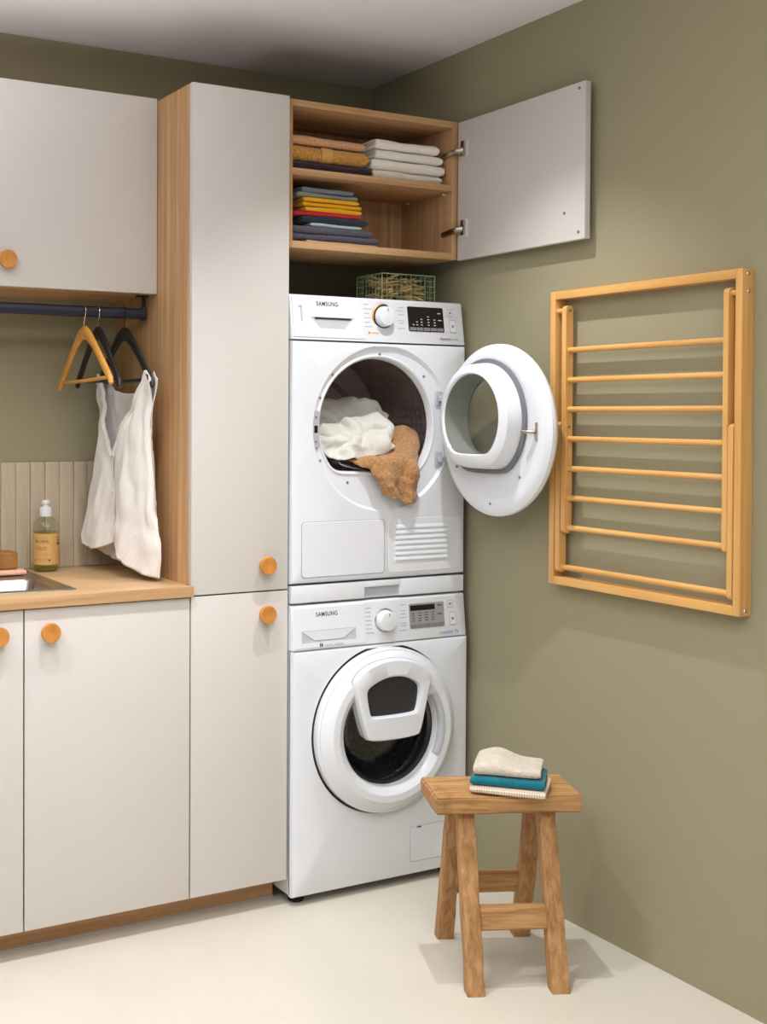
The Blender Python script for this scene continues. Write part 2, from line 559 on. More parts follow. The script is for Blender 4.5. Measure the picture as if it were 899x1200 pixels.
# upper cabinet on the left
YU, ZU0, ZU1 = 0.2337, 1.748, 2.308
u = thing('wall_cabinet', 'wide off-white wall cabinet with one knob hanging above the clothes rail', 'cabinet', (-0.61, 0.40, ZU0))
UX0, UX1 = -0.93, -0.3066
box_part('side_panel', M['oak_v'], u, UX0, UX0 + 0.018, YU + 0.0195, 0.5665, ZU0, ZU1 - 0.001)
box_part('side_panel', M['oak_v'], u, UX1 - 0.018, UX1, YU + 0.0195, 0.5665, ZU0, ZU1 - 0.001)
box_part('top_panel', M['oak_h'], u, UX0 + 0.0183, UX1 - 0.0183, YU + 0.0195, 0.5665, ZU1 - 0.019, ZU1 - 0.001)
box_part('bottom_panel', M['oak_h'], u, UX0 + 0.0183, UX1 - 0.0183, YU + 0.0195, 0.5665, ZU0, ZU0 + 0.018)
cab_door(u, UX0, UX1 - 0.001, YU, ZU0, ZU1, -0.752, 1.818)

# ------------------------------------------------------------------ worktop with sink
WZ0, WZ1 = 0.9053, 0.934
w = thing('worktop', 'light oak laminate worktop over the base cabinets holding the steel sink', 'worktop', (-0.9, 0.28, WZ0))
hole = (-1.18, -0.640, 0.105, 0.335)
mb = MB()
xs = [-1.238, hole[0], hole[1], -0.3068]
ys = [-0.0105, hole[2], hole[3], 0.566]
for i in range(3):
    for j in range(3):
        if i == 1 and j == 1:
            continue
        a = [(xs[i], ys[j]), (xs[i + 1], ys[j]), (xs[i + 1], ys[j + 1]), (xs[i], ys[j + 1])]
        mb.add([(x, y, WZ1) for x, y in a], [(0, 1, 2, 3)])
        mb.add([(x, y, WZ0) for x, y in a], [(3, 2, 1, 0)])
def wallq(x0, y0, x1, y1):
    mb.add([(x0, y0, WZ0), (x1, y1, WZ0), (x1, y1, WZ1), (x0, y0, WZ1)], [(0, 1, 2, 3)])
for i in range(3):
    wallq(xs[i], ys[0], xs[i + 1], ys[0]); wallq(xs[i], ys[3], xs[i + 1], ys[3])
    wallq(xs[0], ys[i], xs[0], ys[i + 1]); wallq(xs[3], ys[i], xs[3], ys[i + 1])
wallq(xs[1], ys[1], xs[2], ys[1]); wallq(xs[1], ys[2], xs[2], ys[2]); wallq(xs[1], ys[1], xs[1], ys[2]); wallq(xs[2], ys[1], xs[2], ys[2])
mb.build('slab', M['top'], w, weld=True, smooth=False)
MB().box(-1.238, -0.3012, -0.0118, -0.0006, WZ0 - 0.0002, WZ1 + 0.0004, 0.0012).build('front_edge', M['oak_h'], w)

sk = thing('sink', 'shallow stainless steel sink let into the worktop beside the soap', 'sink', (-0.95, 0.30, WZ1))
SX0, SX1, SY0, SY1 = -1.21, -0.606, 0.070, 0.545
mb = MB()
def rl(x0, x1, y0, y1, z, r):
    return [(x, y, z) for x, y in rrect(x0, x1, y0, y1, r, 5)]
mb.loft([rl(SX0, SX1, SY0, SY1, WZ1 + 0.0003, 0.004), rl(SX0 + 0.001, SX1 - 0.001, SY0 + 0.001, SY1 - 0.001, WZ1 + 0.003, 0.004),
         rl(SX0 + 0.012, SX1 - 0.012, SY0 + 0.012, SY1 - 0.012, WZ1 + 0.0035, 0.008),
         rl(SX0 + 0.016, SX1 - 0.016, SY0 + 0.016, SY1 - 0.016, WZ1 + 0.0015, 0.010),
         rl(-1.17, -0.650, 0.116, 0.324, WZ1 + 0.0012, 0.03)])
mb.build('rim', M['steel'], sk, weld=True)
mb = MB()
mb.loft([rl(-1.17, -0.650, 0.116, 0.324, WZ1 + 0.0012, 0.03), rl(-1.166, -0.656, 0.121, 0.319, WZ1 - 0.006, 0.03), rl(-1.155, -0.672, 0.130, 0.310, WZ1 - 0.09, 0.03), rl(-1.13, -0.70, 0.15, 0.29, WZ1 - 0.12, 0.03)], cap1=True)
mb.build('bowl', M['steel'], sk)
MB().lathe([(0.0005, WZ1 - 0.1185), (0.03, WZ1 - 0.1185), (0.034, WZ1 - 0.1195)], (-0.95, 0.22), 'z', 24).build('drain', M['chrome'], sk)

# splashback of upright slats
sp = thing('splashback', 'pale ribbed wooden splashback of upright slats behind the worktop', 'splashback', (-0.9, 0.562, WZ1))
box_part('backing', M['splash'], sp, -1.238, -0.3075, 0.5625, 0.5665, WZ1 + 0.0005, 1.252, 0)
sw = 0.0455
me0 = None
x = -0.3076
k = 0
while x - sw > -1.24:
    if me0 is None:
        mb = MB()
        mb.box(-sw + 0.0005, -0.0005, -0.0055, 0.0, 0.0, 1.256 - WZ1 - 0.0006, 0.0022)
        me0 = mb.build('slat', M['splash'], None)
        o = me0
    else:
        o = me0.copy(); col.objects.link(o)
    o.parent = sp
    o.location = Vector((x + random.uniform(-0.0003, 0.0003), 0.5622 - 0.0008 * (k % 3 == 1), WZ1 + 0.0005)) - sp.location
    x -= sw
    k += 1

# ------------------------------------------------------------------ clothes rail
YR = 0.30
rl_t = thing('clothes_rail', 'dark flat clothes rail mounted under the wall cabinet', 'rail', (-0.62, YR, 1.748))
mb = MB()
prof = [(math.cos(a) * 0.0075, math.sin(a)) for a in [2 * PI * k / 20 for k in range(20)]]
loops = []
for x in (-0.92, -0.3195):
    lp = []
    for c_, s_ in prof:
        zz = 1.6945 + (0.0090 if s_ > 0 else -0.0090) * (1 if abs(s_) > 0.02 else 0) + s_ * 0.0068
        lp.append((x, YR + c_, zz))
    loops.append(lp)
mb.loft(loops, True, True)
mb.build('bar', M['rail'], rl_t)
for bx in (-0.3215, -0.918):
    mb = MB()
    s_ = 1 if bx > -0.5 else -1
    mb.box(bx - 0.006, bx + 0.006, YR - 0.0105, YR + 0.0105, 1.676, 1.713, 0.003)
    mb.box(bx - 0.005, bx + 0.005, YR - 0.004, YR + 0.004, 1.71, 1.746, 0.0015)
    mb.box(bx - 0.022, bx + 0.012, YR - 0.011, YR + 0.011, 1.7435, 1.7478, 0.001)
    mb.build('bracket', M['black'], rl_t)

# ------------------------------------------------------------------ hangers
def hanger(x, mat, label, hookmat, rot=0.0, tilt=0.0, zoff=0.0):
    h = thing('clothes_hanger', label, 'hanger', (x, YR, 1.7105), 'hangers on the clothes rail')
    # the shoulders: one bent bar, wide at the neck and tapering to the rounded ends
    pts, ra, rb = [], [], []
    key = [(-0.212, -0.232), (-0.200, -0.214), (-0.165, -0.185), (-0.120, -0.147), (-0.075, -0.112), (-0.032, -0.085), (0, -0.077),
           (0.032, -0.085), (0.075, -0.112), (0.120, -0.147), (0.165, -0.185), (0.200, -0.214), (0.212, -0.232)]
    hh = [0.006, 0.012, 0.0140, 0.0135, 0.0150, 0.0185, 0.0205, 0.0185, 0.0150, 0.0135, 0.0140, 0.012, 0.006]
    kv = [Vector((0, a, b)) for a, b in key]
    n = 48
    for i in range(n + 1):
        pts.append(catmull(kv, i / n))
        v = catmull([Vector((q, 0, 0)) for q in hh], i / n).x
        ra.append(v); rb.append(min(0.0075, v))
    mb = MB()
    o3 = Vector((x, YR, 1.7105))
    mb.tube([q + o3 for q in pts], ra, 12, True, rz=rb, up=(0, 0, 1))
    mb.build('shoulder_bar', mat, h)
    mb = MB()
    mb.tube([o3 + Vector((0, -0.186, -0.213)), o3 + Vector((0, 0, -0.2145)), o3 + Vector((0, 0.186, -0.213))], 0.0052, 10)
    mb.build('cross_bar', mat, h)
    hp = [(0, 0.0, -0.065), (0, 0.0, -0.045)]
    hp += [(0, 0.004 + 0.012 * math.sin(PI * k / 6), -0.045 + 0.018 * k / 6) for k in range(1, 7)]
    hp = [(0, 0, -0.068), (0, -0.0005, -0.052), (0, -0.006, -0.040), (0, -0.014, -0.026)]
    R_ = 0.0165
    for k in range(0, 15):
        a = math.radians(-30 + 210 * k / 14)
        hp.append((0, -R_ * math.cos(a), -0.0145 + R_ * math.sin(a)))
    mb = MB()
    mb.tube([Vector(q) + o3 + Vector((0, 0, 0.0)) for q in hp], 0.0017, 8)
    mb.build('hook', hookmat, h)
    h.rotation_euler = (tilt, 0, rot)
    return h
hanger(-0.505, M['hanger_wood'], 'empty honey-coloured wooden hanger on the dark clothes rail', M['chrome'], tilt=math.radians(-1.5))
hanger(-0.462, M['black_wood'], 'empty black hanger between the wooden hanger and the white blouse', M['chrome'], rot=math.radians(-4), tilt=math.radians(1))
hanger(-0.382, M['black_wood'], 'black hanger carrying the white blouse beside the tall cabinet', M['black'])

# ------------------------------------------------------------------ blouse
def wave(s_, z, amp):
    a = max(0.0, (1.45 - z)) / 0.5
    return amp * a * (math.sin(s_ * 46 + 1.3 * math.sin(z * 7)) * 0.55 + math.sin(s_ * 23 + 2.0 + z * 5) * 0.6) + 0.004 * noise.noise(Vector((s_ * 18, z * 14, 3.1)))
def half_width(z, s_):
    pl = outer if s_ < 0 else outer_b
    if z >= pl[0][1]:
        return abs(pl[0][0])
    for (a0, z0), (a1, z1) in zip(pl, pl[1:]):
        if z0 >= z >= z1:
            return abs(a0 + (a1 - a0) * (z0 - z) / (z0 - z1))
    return abs(pl[-1][0])
def blouse_pt(s_, z, side):
    """s_ along the hanger (+ = away from camera wall side), side -1 faces left, +1 faces right"""
    dwn = max(0.0, 1.49 - z)
    hw_ = half_width(z, s_)
    x = -0.382 + side * (0.0012 + 0.0095 * min(1.0, max(0.0, (z - 1.43) / 0.05)) + 0.036 * min(1, dwn / 0.12) * max(0.0, 1 - (abs(s_) / hw_) ** 3)) - 0.16 * s_ * min(1, dwn / 0.5) - 0.012 * dwn
    z = max(z, WZ1 + 0.005)
    ed_ = min(1.0, abs(s_) / hw_) ** 4
    x += wave(s_ * (1 if side < 0 else 0.8 + 0.2 * ed_), z, 0.013) + 0.006 * (1 - abs(noise.noise(Vector((s_ * 26 + z * 9, z * 5 - s_ * 8, side * 2.0 * (1 - ed_))))) * 2)
    return Vector((x, YR + s_, z))
outer = [(-0.212, 1.500), (-0.200, 1.45), (-0.180, 1.37), (-0.176, 1.30), (-0.188, 1.22), (-0.192, 1.12), (-0.205, 1.03), (-0.190, 0.945)]
outer_b = [(0.212, 1.500), (0.198, 1.45), (0.178, 1.37), (0.180, 1.28), (0.200, 1.20), (0.215, 1.11), (0.222, 1.05), (0.212, 1.010)]
inner_f = [(-0.184, 1.522), (-0.140, 1.465), (-0.078, 1.380), (-0.012, 1.292), (0.0, 1.22), (0.0, 1.14), (0.0, 1.08), (0.0, 1.035)]
inner_b = [(0.184, 1.522), (0.140, 1.465), (0.078, 1.380), (0.012, 1.292), (0.0, 1.22), (0.0, 1.14), (0.0, 1.08), (0.0, 1.035)]
neck = [(-0.150, 1.553), (-0.085, 1.49), (0.0, 1.475), (0.085, 1.49), (0.150, 1.553)]
def cv(pl, t_):
    v = catmull([Vector((a, b, 0)) for a, b in pl], t_)
    return v.x, v.y
bl = thing('blouse', 'sleeveless white linen blouse with a deep V-neck hanging over the worktop', 'blouse', (-0.382, YR, 0.94))
mb = MB()
for inn, out in ((inner_f, outer), (inner_b, outer_b)):
    rows = []
    for j in range(61):
        t_ = j / 60
        a, b = cv(inn, t_), cv(out, t_)
        row = []
        for i in range(25):
            q = i / 24
            z = a[1] * (1 - q) + b[1] * q
            if t_ > 0.85:
                z += 0.02 * math.sin(q * PI) * (t_ - 0.85) / 0.15 * -1
            row.append(blouse_pt(a[0] * (1 - q) + b[0] * q, z, -1))
        rows.append(row)
    mb.grid(rows)
fr = mb.build('front', M['linen'], bl, weld=True, angle=80)
rows = []
for j in range(61):
    t_ = j / 60
    a, b = cv(outer, t_), cv(outer_b, t_)
    row = []
    for i in range(49):
        q = i / 48
        s_ = a[0] * (1 - q) + b[0] * q
        z = a[1] * (1 - q) + b[1] * q
        if t_ > 0.8:
            z -= 0.028 * math.sin(q * PI) ** 0.7 * (t_ - 0.8) / 0.2
        ztop = 1.462 + 0.060 * (abs(s_) / 0.184) ** 3 if abs(s_) < 0.184 else 1.522 - (abs(s_) - 0.184) / 0.028 * 0.022
        if t_ < 0.35:
            z += (ztop - 1.500) * (1 - t_ / 0.35) ** 1.2
        row.append(blouse_pt(s_, z, 1))
    rows.append(row)
bk = MB().grid(rows).build('back', M['linen'], bl, angle=80)
mb = MB()
pl = []
for j in range(40):
    a = cv(inner_f, j / 39 * 0.45)
    pl.append(blouse_pt(a[0], a[1], -1) + Vector((-0.002, 0, 0)))
mb.tube(pl, 0.0032, 6, rz=0.007)
pl = []
for j in range(40):
    a = cv(inner_b, j / 39 * 0.45)
    pl.append(blouse_pt(a[0], a[1], -1) + Vector((-0.002, 0, 0)))
mb.tube(pl, 0.0032, 6, rz=0.007)
mb.build('neck_band', M['linen'], bl)
mb = MB()
rows = []
for j in range(40):
    z = 1.292 - j / 39 * 0.20
    rows.append([blouse_pt(q, z, -1) + Vector((-0.0035, 0, 0)) for q in (-0.011, -0.004, 0.004, 0.011)])
mb.grid(rows).build('placket', M['linen'], bl)
for pl_ in (outer, outer_b):
    pts_ = []
    for j in range(40):
        a = cv(pl_, 0.30 + 0.695 * j / 39)
        pts_.append((blouse_pt(a[0], a[1], -1) + blouse_pt(a[0], a[1], 1)) / 2)
    MB().tube(pts_, 0.0034, 8).build('side_seam', M['linen'], bl)
for o_ in (fr, bk):
    md = o_.modifiers.new('thickness', 'SOLIDIFY')
    md.thickness = 0.0022
    md.offset = 0
for k in range(3):
    c_ = blouse_pt(0.0, 1.278 - 0.05 * k, -1)
    MB().lathe([(0.0004, c_.x - 0.0068), (0.0042, c_.x - 0.0066), (0.0046, c_.x - 0.0052), (0.0046, c_.x - 0.0042)], (c_.y, c_.z), 'x', 14).build('button', M['print_pale'], bl)

# ------------------------------------------------------------------ things on the worktop
bo = thing('soap_bottle', 'clear squeeze bottle of greenish soap with a tan label on the worktop', 'bottle', (-0.556, 0.485, WZ1))
bx, by, bz = -0.556, 0.485, WZ1 + 0.0006
mb = MB()
R0 = 0.0385
prof = [(0.0005, bz), (R0 - 0.006, bz), (R0 - 0.001, bz + 0.004), (R0, bz + 0.010), (R0, bz + 0.132), (R0 - 0.002, bz + 0.142), (R0 - 0.010, bz + 0.153), (0.020, bz + 0.160), (0.016, bz + 0.163), (0.0155, bz + 0.168)]
mb.lathe(prof, (bx, by), 'z', 40)
mb.build('body', M['bottle_plastic'], bo)
liq = clear_glass('soap_liquid', (0.86, 0.87, 0.55), 0.04)
prof = [(0.0005, bz + 0.002), (R0 - 0.008, bz + 0.002), (R0 - 0.002, bz + 0.011), (R0 - 0.0016, bz + 0.118), (0.0005, bz + 0.1182)]
MB().lathe(prof, (bx, by), 'z', 40).build('liquid', liq, bo)
capm = plain('cap_white', (214, 216, 208), rough=0.35)
cap = MB().lathe([(0.0175, bz + 0.163), (0.0178, bz + 0.188), (0.0165, bz + 0.190), (0.0095, bz + 0.191), (0.009, bz + 0.196), (0.0125, bz + 0.200), (0.0130, bz + 0.206), (0.010, bz + 0.211), (0.0005, bz + 0.2115)], (bx, by), 'z', 28).build('cap', capm, bo)
labm = plain('label_kraft', (206, 158, 92), rough=0.7, nscale=60, namt=0.05)
# direction from the bottle to the room
lab_a = math.atan2(-3.06 - by, -1.72 - bx)
def lab_pt(u_, z):
    a = lab_a + u_ / (R0 + 0.0006)
    return Vector((bx + (R0 + 0.0007) * math.cos(a), by + (R0 + 0.0007) * math.sin(a), z))
rows = []
for z in (bz + 0.022, bz + 0.114):
    rows.append([lab_pt(-0.05 + 0.115 * i / 30, z) for i in range(31)])
lab = MB().grid(rows).build('label', labm, bo)
lab_m = lambda x_, z_: (lab_pt(x_, z_) + (lab_pt(x_, z_) - Vector((bx, by, z_))).normalized() * 0.0005)
lab['_o'] = tuple(bo.location)
text_part('FER\u00b7CHEVAL', 'lettering', M['print_dark'], lab, -0.034, bz + 0.087, 0.009, 0.042, lab_m)
text_part('SAVON LIQUIDE', 'lettering', M['print_dark'], lab, -0.028, bz + 0.0715, 0.0035, 0.031, lab_m)
text_part('DE MARSEILLE', 'lettering', M['print_dark'], lab, -0.028, bz + 0.066, 0.0035, 0.031, lab_m)
mb = MB()
for zz, u0, u1 in ((0.100, -0.03, 0.004), (0.052, -0.03, 0.004), (0.0335, -0.026, 0.0), (0.0385, -0.036, 0.018)):
    rows = [[lab_m(u0 + (u1 - u0) * i / 8, bz + zz + dz) for i in range(9)] for dz in (0, 0.0009)]
    mb.grid(rows)
mb.build('printed_lines', M['print_grey'], lab)
mb = MB()
for zz, u0, u1 in ((0.092, 0.038, 0.046), (0.100, 0.038, 0.045), (0.080, 0.037, 0.048), (0.084, 0.037, 0.048), (0.034, -0.037, -0.033), (0.034, 0.008, 0.013)):
    rows = [[lab_m(u0 + (u1 - u0) * i / 4, bz + zz + dz) for i in range(5)] for dz in (0, 0.0038)]
    mb.grid(rows)
mb.build('printed_marks', M['print_dark'], lab)

def lumpy(mb, amp, scale, seed=0.0):
    for v in mb.bm.verts:
        n_ = noise.noise_vector(v.co * scale + Vector((seed, seed, seed)))
        v.co += n_ * amp
    return mb
# pink cloth on the sink rim, soap block on it
def folded(w_, d_, h_, n_u=2, seed=0.0, sag=0.004, wob=0.003, nx=26, taper=0.0, openside=1):
    """cloth folded into nested U layers, fold towards -y, lying on z=0, centred on x, front at y=0; sides show the layers"""
    mb = MB()
    tl = h_ / (2 * n_u)
    for q in range(n_u):
        h0, h1 = tl * q, h_ - tl * q          # this shell's outer bottom / top
        th = tl * 0.86
        ro = (h1 - h0) / 2
        ri = max(ro - th, 0.0006)
        zc = (h0 + h1) / 2
        y0 = tl * q * 0.9 + ro
        prof = [(d_ - 0.004 * q, zc + ro)]
        for k in range(9):
            prof.append((d_ - (d_ - y0) * (k + 1) / 9, zc + ro))
        for k in range(1, 10):
            a = PI / 2 + PI * k / 10
            prof.append((y0 + ro * math.cos(a), zc + ro * math.sin(a)))
        for k in range(10):
            prof.append((y0 + (d_ - 0.004 * q - y0) * k / 9, zc - ro))
        for k in range(10):
            prof.append((d_ - 0.004 * q - (d_ - 0.004 * q - y0) * k / 9, zc - ri))
        for k in range(1, 8):
            a = 3 * PI / 2 - PI * k / 8
            prof.append((y0 + ri * math.cos(a), zc + ri * math.sin(a)))
        for k in range(10):
            prof.append((y0 + (d_ - 0.004 * q - y0) * k / 9, zc + ri))
        loops = []
        for i in range(nx + 1):
            u_ = i / nx
            e = min(u_, 1 - u_) * w_
            rd = 1.0
            if e < 0.008:
                rd = 0.72 + 0.28 * math.sqrt(max(0, 1 - (1 - e / 0.008) ** 2))
            xx = (u_ - 0.5) * (w_ - 0.006 * q)
            lp = []
            for y, z in prof:
                zz = zc + (z - zc) * rd
                p = Vector((xx, y, zz))
                nn = noise.noise(Vector((xx * 9 + seed, y * 9, seed * 1.7)))
                n2 = noise.noise(Vector((xx * 22 + seed * 3, y * 14, seed)))
                frac = min(1, z / max(h_, 1e-4))
                p.z += (nn * sag + n2 * sag * 0.35) * frac
                p.y += wob * noise.noise(Vector((xx * 12 + seed * 5, z * 30, 7.7))) * (1 if y < d_ * 0.5 else 2)
                p.x += wob * 0.8 * noise.noise(Vector((seed, y * 10, z * 40)))
                p.z = max(p.z, 0.0004)
                lp.append(p)
            loops.append(lp)
        mb.loft(loops, True, True)
    return mb

def cloth_thing(name, mat, label, cat, loc, w_, d_, h_, n_u, seed, rot=0.0, group=None, **k):
    mb = folded(w_, d_, h_, n_u, seed, **k)
    o = mb.build(name, mat, None, angle=60)
    o.location = loc
    o.rotation_euler = (0, 0, rot)
    o['_o'] = tuple(loc)
    return tag(o, label, cat, group)

pink = terry('pink_cotton', (222, 170, 142), amt=0.05, scale=300, strength=0.2)
cloth_thing('dish_cloth', pink, 'folded pink cloth lying on the sink rim under the soap block', 'cloth', (-0.705, 0.398, WZ1 + 0.0040), 0.13, 0.12, 0.014, 2, 1.3, sag=0.001)
soapm = plain('olive_soap', (146, 98, 42), rough=0.6, nscale=30, namt=0.25, bump=0.4, bscale=60)
mb = MB().box(-0.75, -0.662, 0.415, 0.485, WZ1 + 0.0195, WZ1 + 0.069, 0.006, 3)
solo(mb, 'soap_block', soapm, 'brown block of soap resting on the pink cloth by the sink', 'soap', (-0.706, 0.45, WZ1 + 0.0195))

# ------------------------------------------------------------------ overhead cabinet with open door
OX0, OX1, OY0, OY1, OZ0, OZ1 = 0.0005, 0.600, 0.020, 0.300, 1.879, 2.3013
oc = thing('overhead_cabinet', 'open oak shelf cabinet with a swung-out off-white door above the dryer', 'cabinet', (0.30, 0.16, OZ0))
box_part('side_panel', M['oak_v'], oc, OX0, OX0 + 0.019, OY0, OY1, OZ0, OZ1)
box_part('side_panel', M['oak_v'], oc, OX1 - 0.019, OX1, OY0, OY1, OZ0, OZ1)
box_part('top_panel', M['oak_h'], oc, OX0 + 0.0191, OX1 - 0.0191, OY0, OY1, OZ1 - 0.019, OZ1)
box_part('bottom_panel', M['oak_h'], oc, OX0 + 0.0191, OX1 - 0.0191, OY0, OY1, OZ0, OZ0 + 0.0205)
box_part('shelf', M['oak_h'], oc, OX0 + 0.0195, OX1 - 0.0195, OY0 + 0.002, OY1 - 0.008, 2.088, 2.1075)
box_part('back_panel', M['oak_v'], oc, OX0 + 0.0191, OX1 - 0.0191, OY1 - 0.008, OY1 - 0.0001, OZ0 + 0.0206, OZ1 - 0.0191, 0)
mb = MB()
for z in (1.93, 1.962, 1.994, 2.026, 2.058, 2.14, 2.172):
    for y in (0.055, 0.25):
        mb.lathe([(0.0003, OX1 - 0.0193), (0.0026, OX1 - 0.0193), (0.0026, OX1 - 0.0189)], (y, z), 'x', 10)
mb.build('peg_holes', M['dark_gap'], oc)
for y in (0.055, 0.25):
    mb = MB().lathe([(0.0003, OX1 - 0.030), (0.0035, OX1 - 0.030), (0.0035, OX1 - 0.0189)], (y, 2.0835), 'x', 12)
    mb.build('shelf_pin', M['print_pale'], oc)
dr = box_part('door', M['door'], oc, 0.6008, 0.6195, -0.540, 0.0190, 1.8776, 2.2985, 0.0012)
for hz in (2.213, 1.973):
    mb = MB()
    mb.box(0.5975, 0.6006, -0.034, 0.0, hz - 0.028, hz + 0.028, 0.001)
    mb.build('hinge_plate', M['print_pale'], dr)
    mb = MB()
    mb.box(0.590, 0.6004, -0.0235, -0.0075, hz - 0.022, hz + 0.024, 0.002)
    mb.tube([(0.594, -0.017, hz - 0.004), (0.583, -0.004, hz - 0.006), (0.5755, 0.014, hz - 0.009), (0.5740, 0.062, hz - 0.014)], [0.009, 0.0105, 0.009, 0.0085], 8, True, rz=[0.006, 0.005, 0.005, 0.005])
    mb.build('hinge', M['nickel'], dr)
for cy, cz in ((-0.516, 2.283), (-0.516, 1.897), (-0.460, 1.955)):
    MB().lathe([(0.0003, 0.5996), (0.0045, 0.5996), (0.0048, 0.6009)], (cy, cz), 'x', 14).build('screw_cap', M['key_grey'], dr)

# ------------------------------------------------------------------ towels in the overhead cabinet
ZSH, ZBO = 2.1076, OZ0 + 0.0206
T = 'linen on the overhead shelves'
tm = {
    'plum': terry('plum_terry', (58, 38, 50)), 'ochre': terry('ochre_terry', (206, 150, 76), amt=0.3), 'peach': terry('peach_terry', (214, 162, 122)),
    'white': terry('white_terry', (244, 238, 228), amt=0.05, strength=0.4), 'cream': terry('cream_terry', (238, 228, 210), amt=0.07),
    'blue': terry('blue_grey_cotton', (116, 124, 138), amt=0.06, strength=0.2), 'sage': terry('sage_cotton', (140, 146, 126), amt=0.06, strength=0.2),
    'yellow': terry('yellow_cotton', (240, 176, 20), amt=0.04, strength=0.15), 'red': terry('red_cotton', (214, 44, 56), amt=0.04, strength=0.15),
    'navy': terry('navy_cotton', (46, 58, 70), amt=0.08, strength=0.2), 'mint': terry('mint_cotton', (186, 208, 208), amt=0.04, strength=0.15),
    'grey': terry('grey_terry', (96, 98, 110), amt=0.16), 'beige': terry('beige_terry', (204, 192, 174), amt=0.12), 'teal': terry('teal_terry', (24, 110, 124), amt=0.16),
}
def shelf_cloth(mat, label, x0, x1, z, h_, n_u, seed, y=0.045, d_=0.20, rot=0.0, grp=None, name='folded_towel', cat='towel', **k):
    return cloth_thing(name, tm[mat], label, cat, ((x0 + x1) / 2, y, z), x1 - x0, d_, h_, n_u, seed, rot, grp, **k)
z = ZSH + 0.0005
shelf_cloth('plum', 'dark plum towel at the bottom of the coloured towel stack on the upper shelf', 0.022, 0.302, z, 0.0265, 2, 2.1, sag=0.0015)
o = shelf_cloth('ochre', 'thick ochre terry towel with a woven band under the peach towel', 0.022, 0.292, z + 0.029, 0.044, 2, 4.4, sag=0.003, y=0.042)
bandm = plain('ochre_band', (214, 164, 92), rough=0.8, nscale=200, namt=0.06)
mb = MB()
rows = []
for i in range(7):
    row = []
    for k in range(13):
        a = PI / 2 + PI * k / 12
        row.append(Vector((0.128 + i * 0.0062, 0.040 + 0.0215 + 0.0232 * math.cos(a) * 1.0, z + 0.029 + 0.022 + 0.0232 * math.sin(a))))
    rows.append(row)
mb.grid(rows)
b_ = mb.build('woven_band', bandm, o)
shelf_cloth('peach', 'peach towel on top of the thick ochre towel', 0.022, 0.282, z + 0.0755, 0.025, 1, 6.2, sag=0.0035)
z = ZSH + 0.0005
wl = ['lowest white towel of the white stack, directly on the upper shelf', 'bulky white towel second from the bottom of the white stack', 'white towel directly beneath the topmost one of the white stack', 'topmost white towel with a rolled edge on the white stack']
for (x0, x1, h_, n_, mt), lb in zip(((0.312, 0.560, 0.027, 2, 'cream'), (0.306, 0.572, 0.032, 1, 'white'), (0.318, 0.566, 0.027, 2, 'white'), (0.318, 0.548, 0.029, 2, 'white')), wl):
    shelf_cloth(mt, lb, x0, x1, z, h_, n_, x1 * 31, sag=0.0045, wob=0.007, grp='white towels on the upper shelf')
    z += h_ + 0.0012
z = ZBO + 0.0004
seq = [('peach', 'thin peach cloth at the very bottom of the lower shelf stack', 0.080, 0.326, 0.009, 1),
       ('grey', 'dark grey towel lying directly on the thin peach cloth', 0.028, 0.335, 0.0175, 1),
       ('grey', 'dark grey towel second of the two grey ones, under the mint cloth', 0.028, 0.310, 0.0205, 1),
       ('mint', 'pale mint napkin between the grey towel and the navy cloth', 0.098, 0.272, 0.0095, 1),
       ('navy', 'navy folded cloth lying under the red napkin', 0.072, 0.292, 0.0185, 1),
       ('red', 'bright red folded napkin under the yellow ones', 0.045, 0.270, 0.0105, 1),
       ('yellow', 'yellow napkin directly on the red napkin', 0.080, 0.270, 0.0140, 1),
       ('yellow', 'yellow napkin in the middle of the three yellow ones', 0.072, 0.272, 0.0120, 1),
       ('yellow', 'topmost yellow napkin right under the sage cloth', 0.076, 0.264, 0.0115, 1),
       ('sage', 'sage green folded cloth between yellow and blue-grey cloths', 0.052, 0.260, 0.0125, 1),
       ('blue', 'blue-grey folded cloth on top of the lower shelf stack', 0.068, 0.242, 0.0115, 1)]
for i, (mt, lb, x0, x1, h_, n_) in enumerate(seq):
    shelf_cloth(mt, lb, x0, x1, z, h_, n_, 3.0 + i * 1.9, y=0.048 + (0.004 if i % 2 else 0.0), sag=0.0020 if i < 9 else 0.004, wob=0.006, name='folded_napkin' if mt not in ('grey',) else 'folded_towel', cat='cloth' if mt not in ('grey',) else 'towel', rot=random.uniform(-0.02, 0.02))
    z += h_ + 0.0013

# ------------------------------------------------------------------ machine helpers
def strip(mb, x0, x1, z0, z1, ymap, th=0.0008):
    """thin flat rounded bar on a front face"""
    a = [ymap(x, z) for x, z in ((x0, z0), (x1, z0), (x1, z1), (x0, z1))]
    b = [Vector(q) + Vector((0, -th, 0)) for q in a]
    mb.add([*a, *b], [(0, 1, 2, 3), (4, 5, 6, 7), (0, 1, 5, 4), (1, 2, 6, 5), (2, 3, 7, 6), (3, 0, 4, 7)])
def plate(outline, ymap, th, bev=0.001):
    """plate standing th proud of the surface, rounded edge"""
    cx = sum(p[0] for p in outline) / len(outline); cz = sum(p[1] for p in outline) / len(outline)
    def ins(o, d):
        out = []
        for x, z in o:
            v = Vector((x - cx, z - cz)); L = v.length
            out.append((cx + v.x * (1 - d / L), cz + v.y * (1 - d / L)))
        return out
    mb = MB()
    l0 = [ymap(x, z) for x, z in outline]
    l1 = [Vector(ymap(x, z)) + Vector((0, -(th - bev), 0)) for x, z in outline]
    l2 = [Vector(ymap(x, z)) + Vector((0, -th, 0)) for x, z in ins(outline, bev)]
    mb.loft([l0, l1, l2], False, True)
    return mb
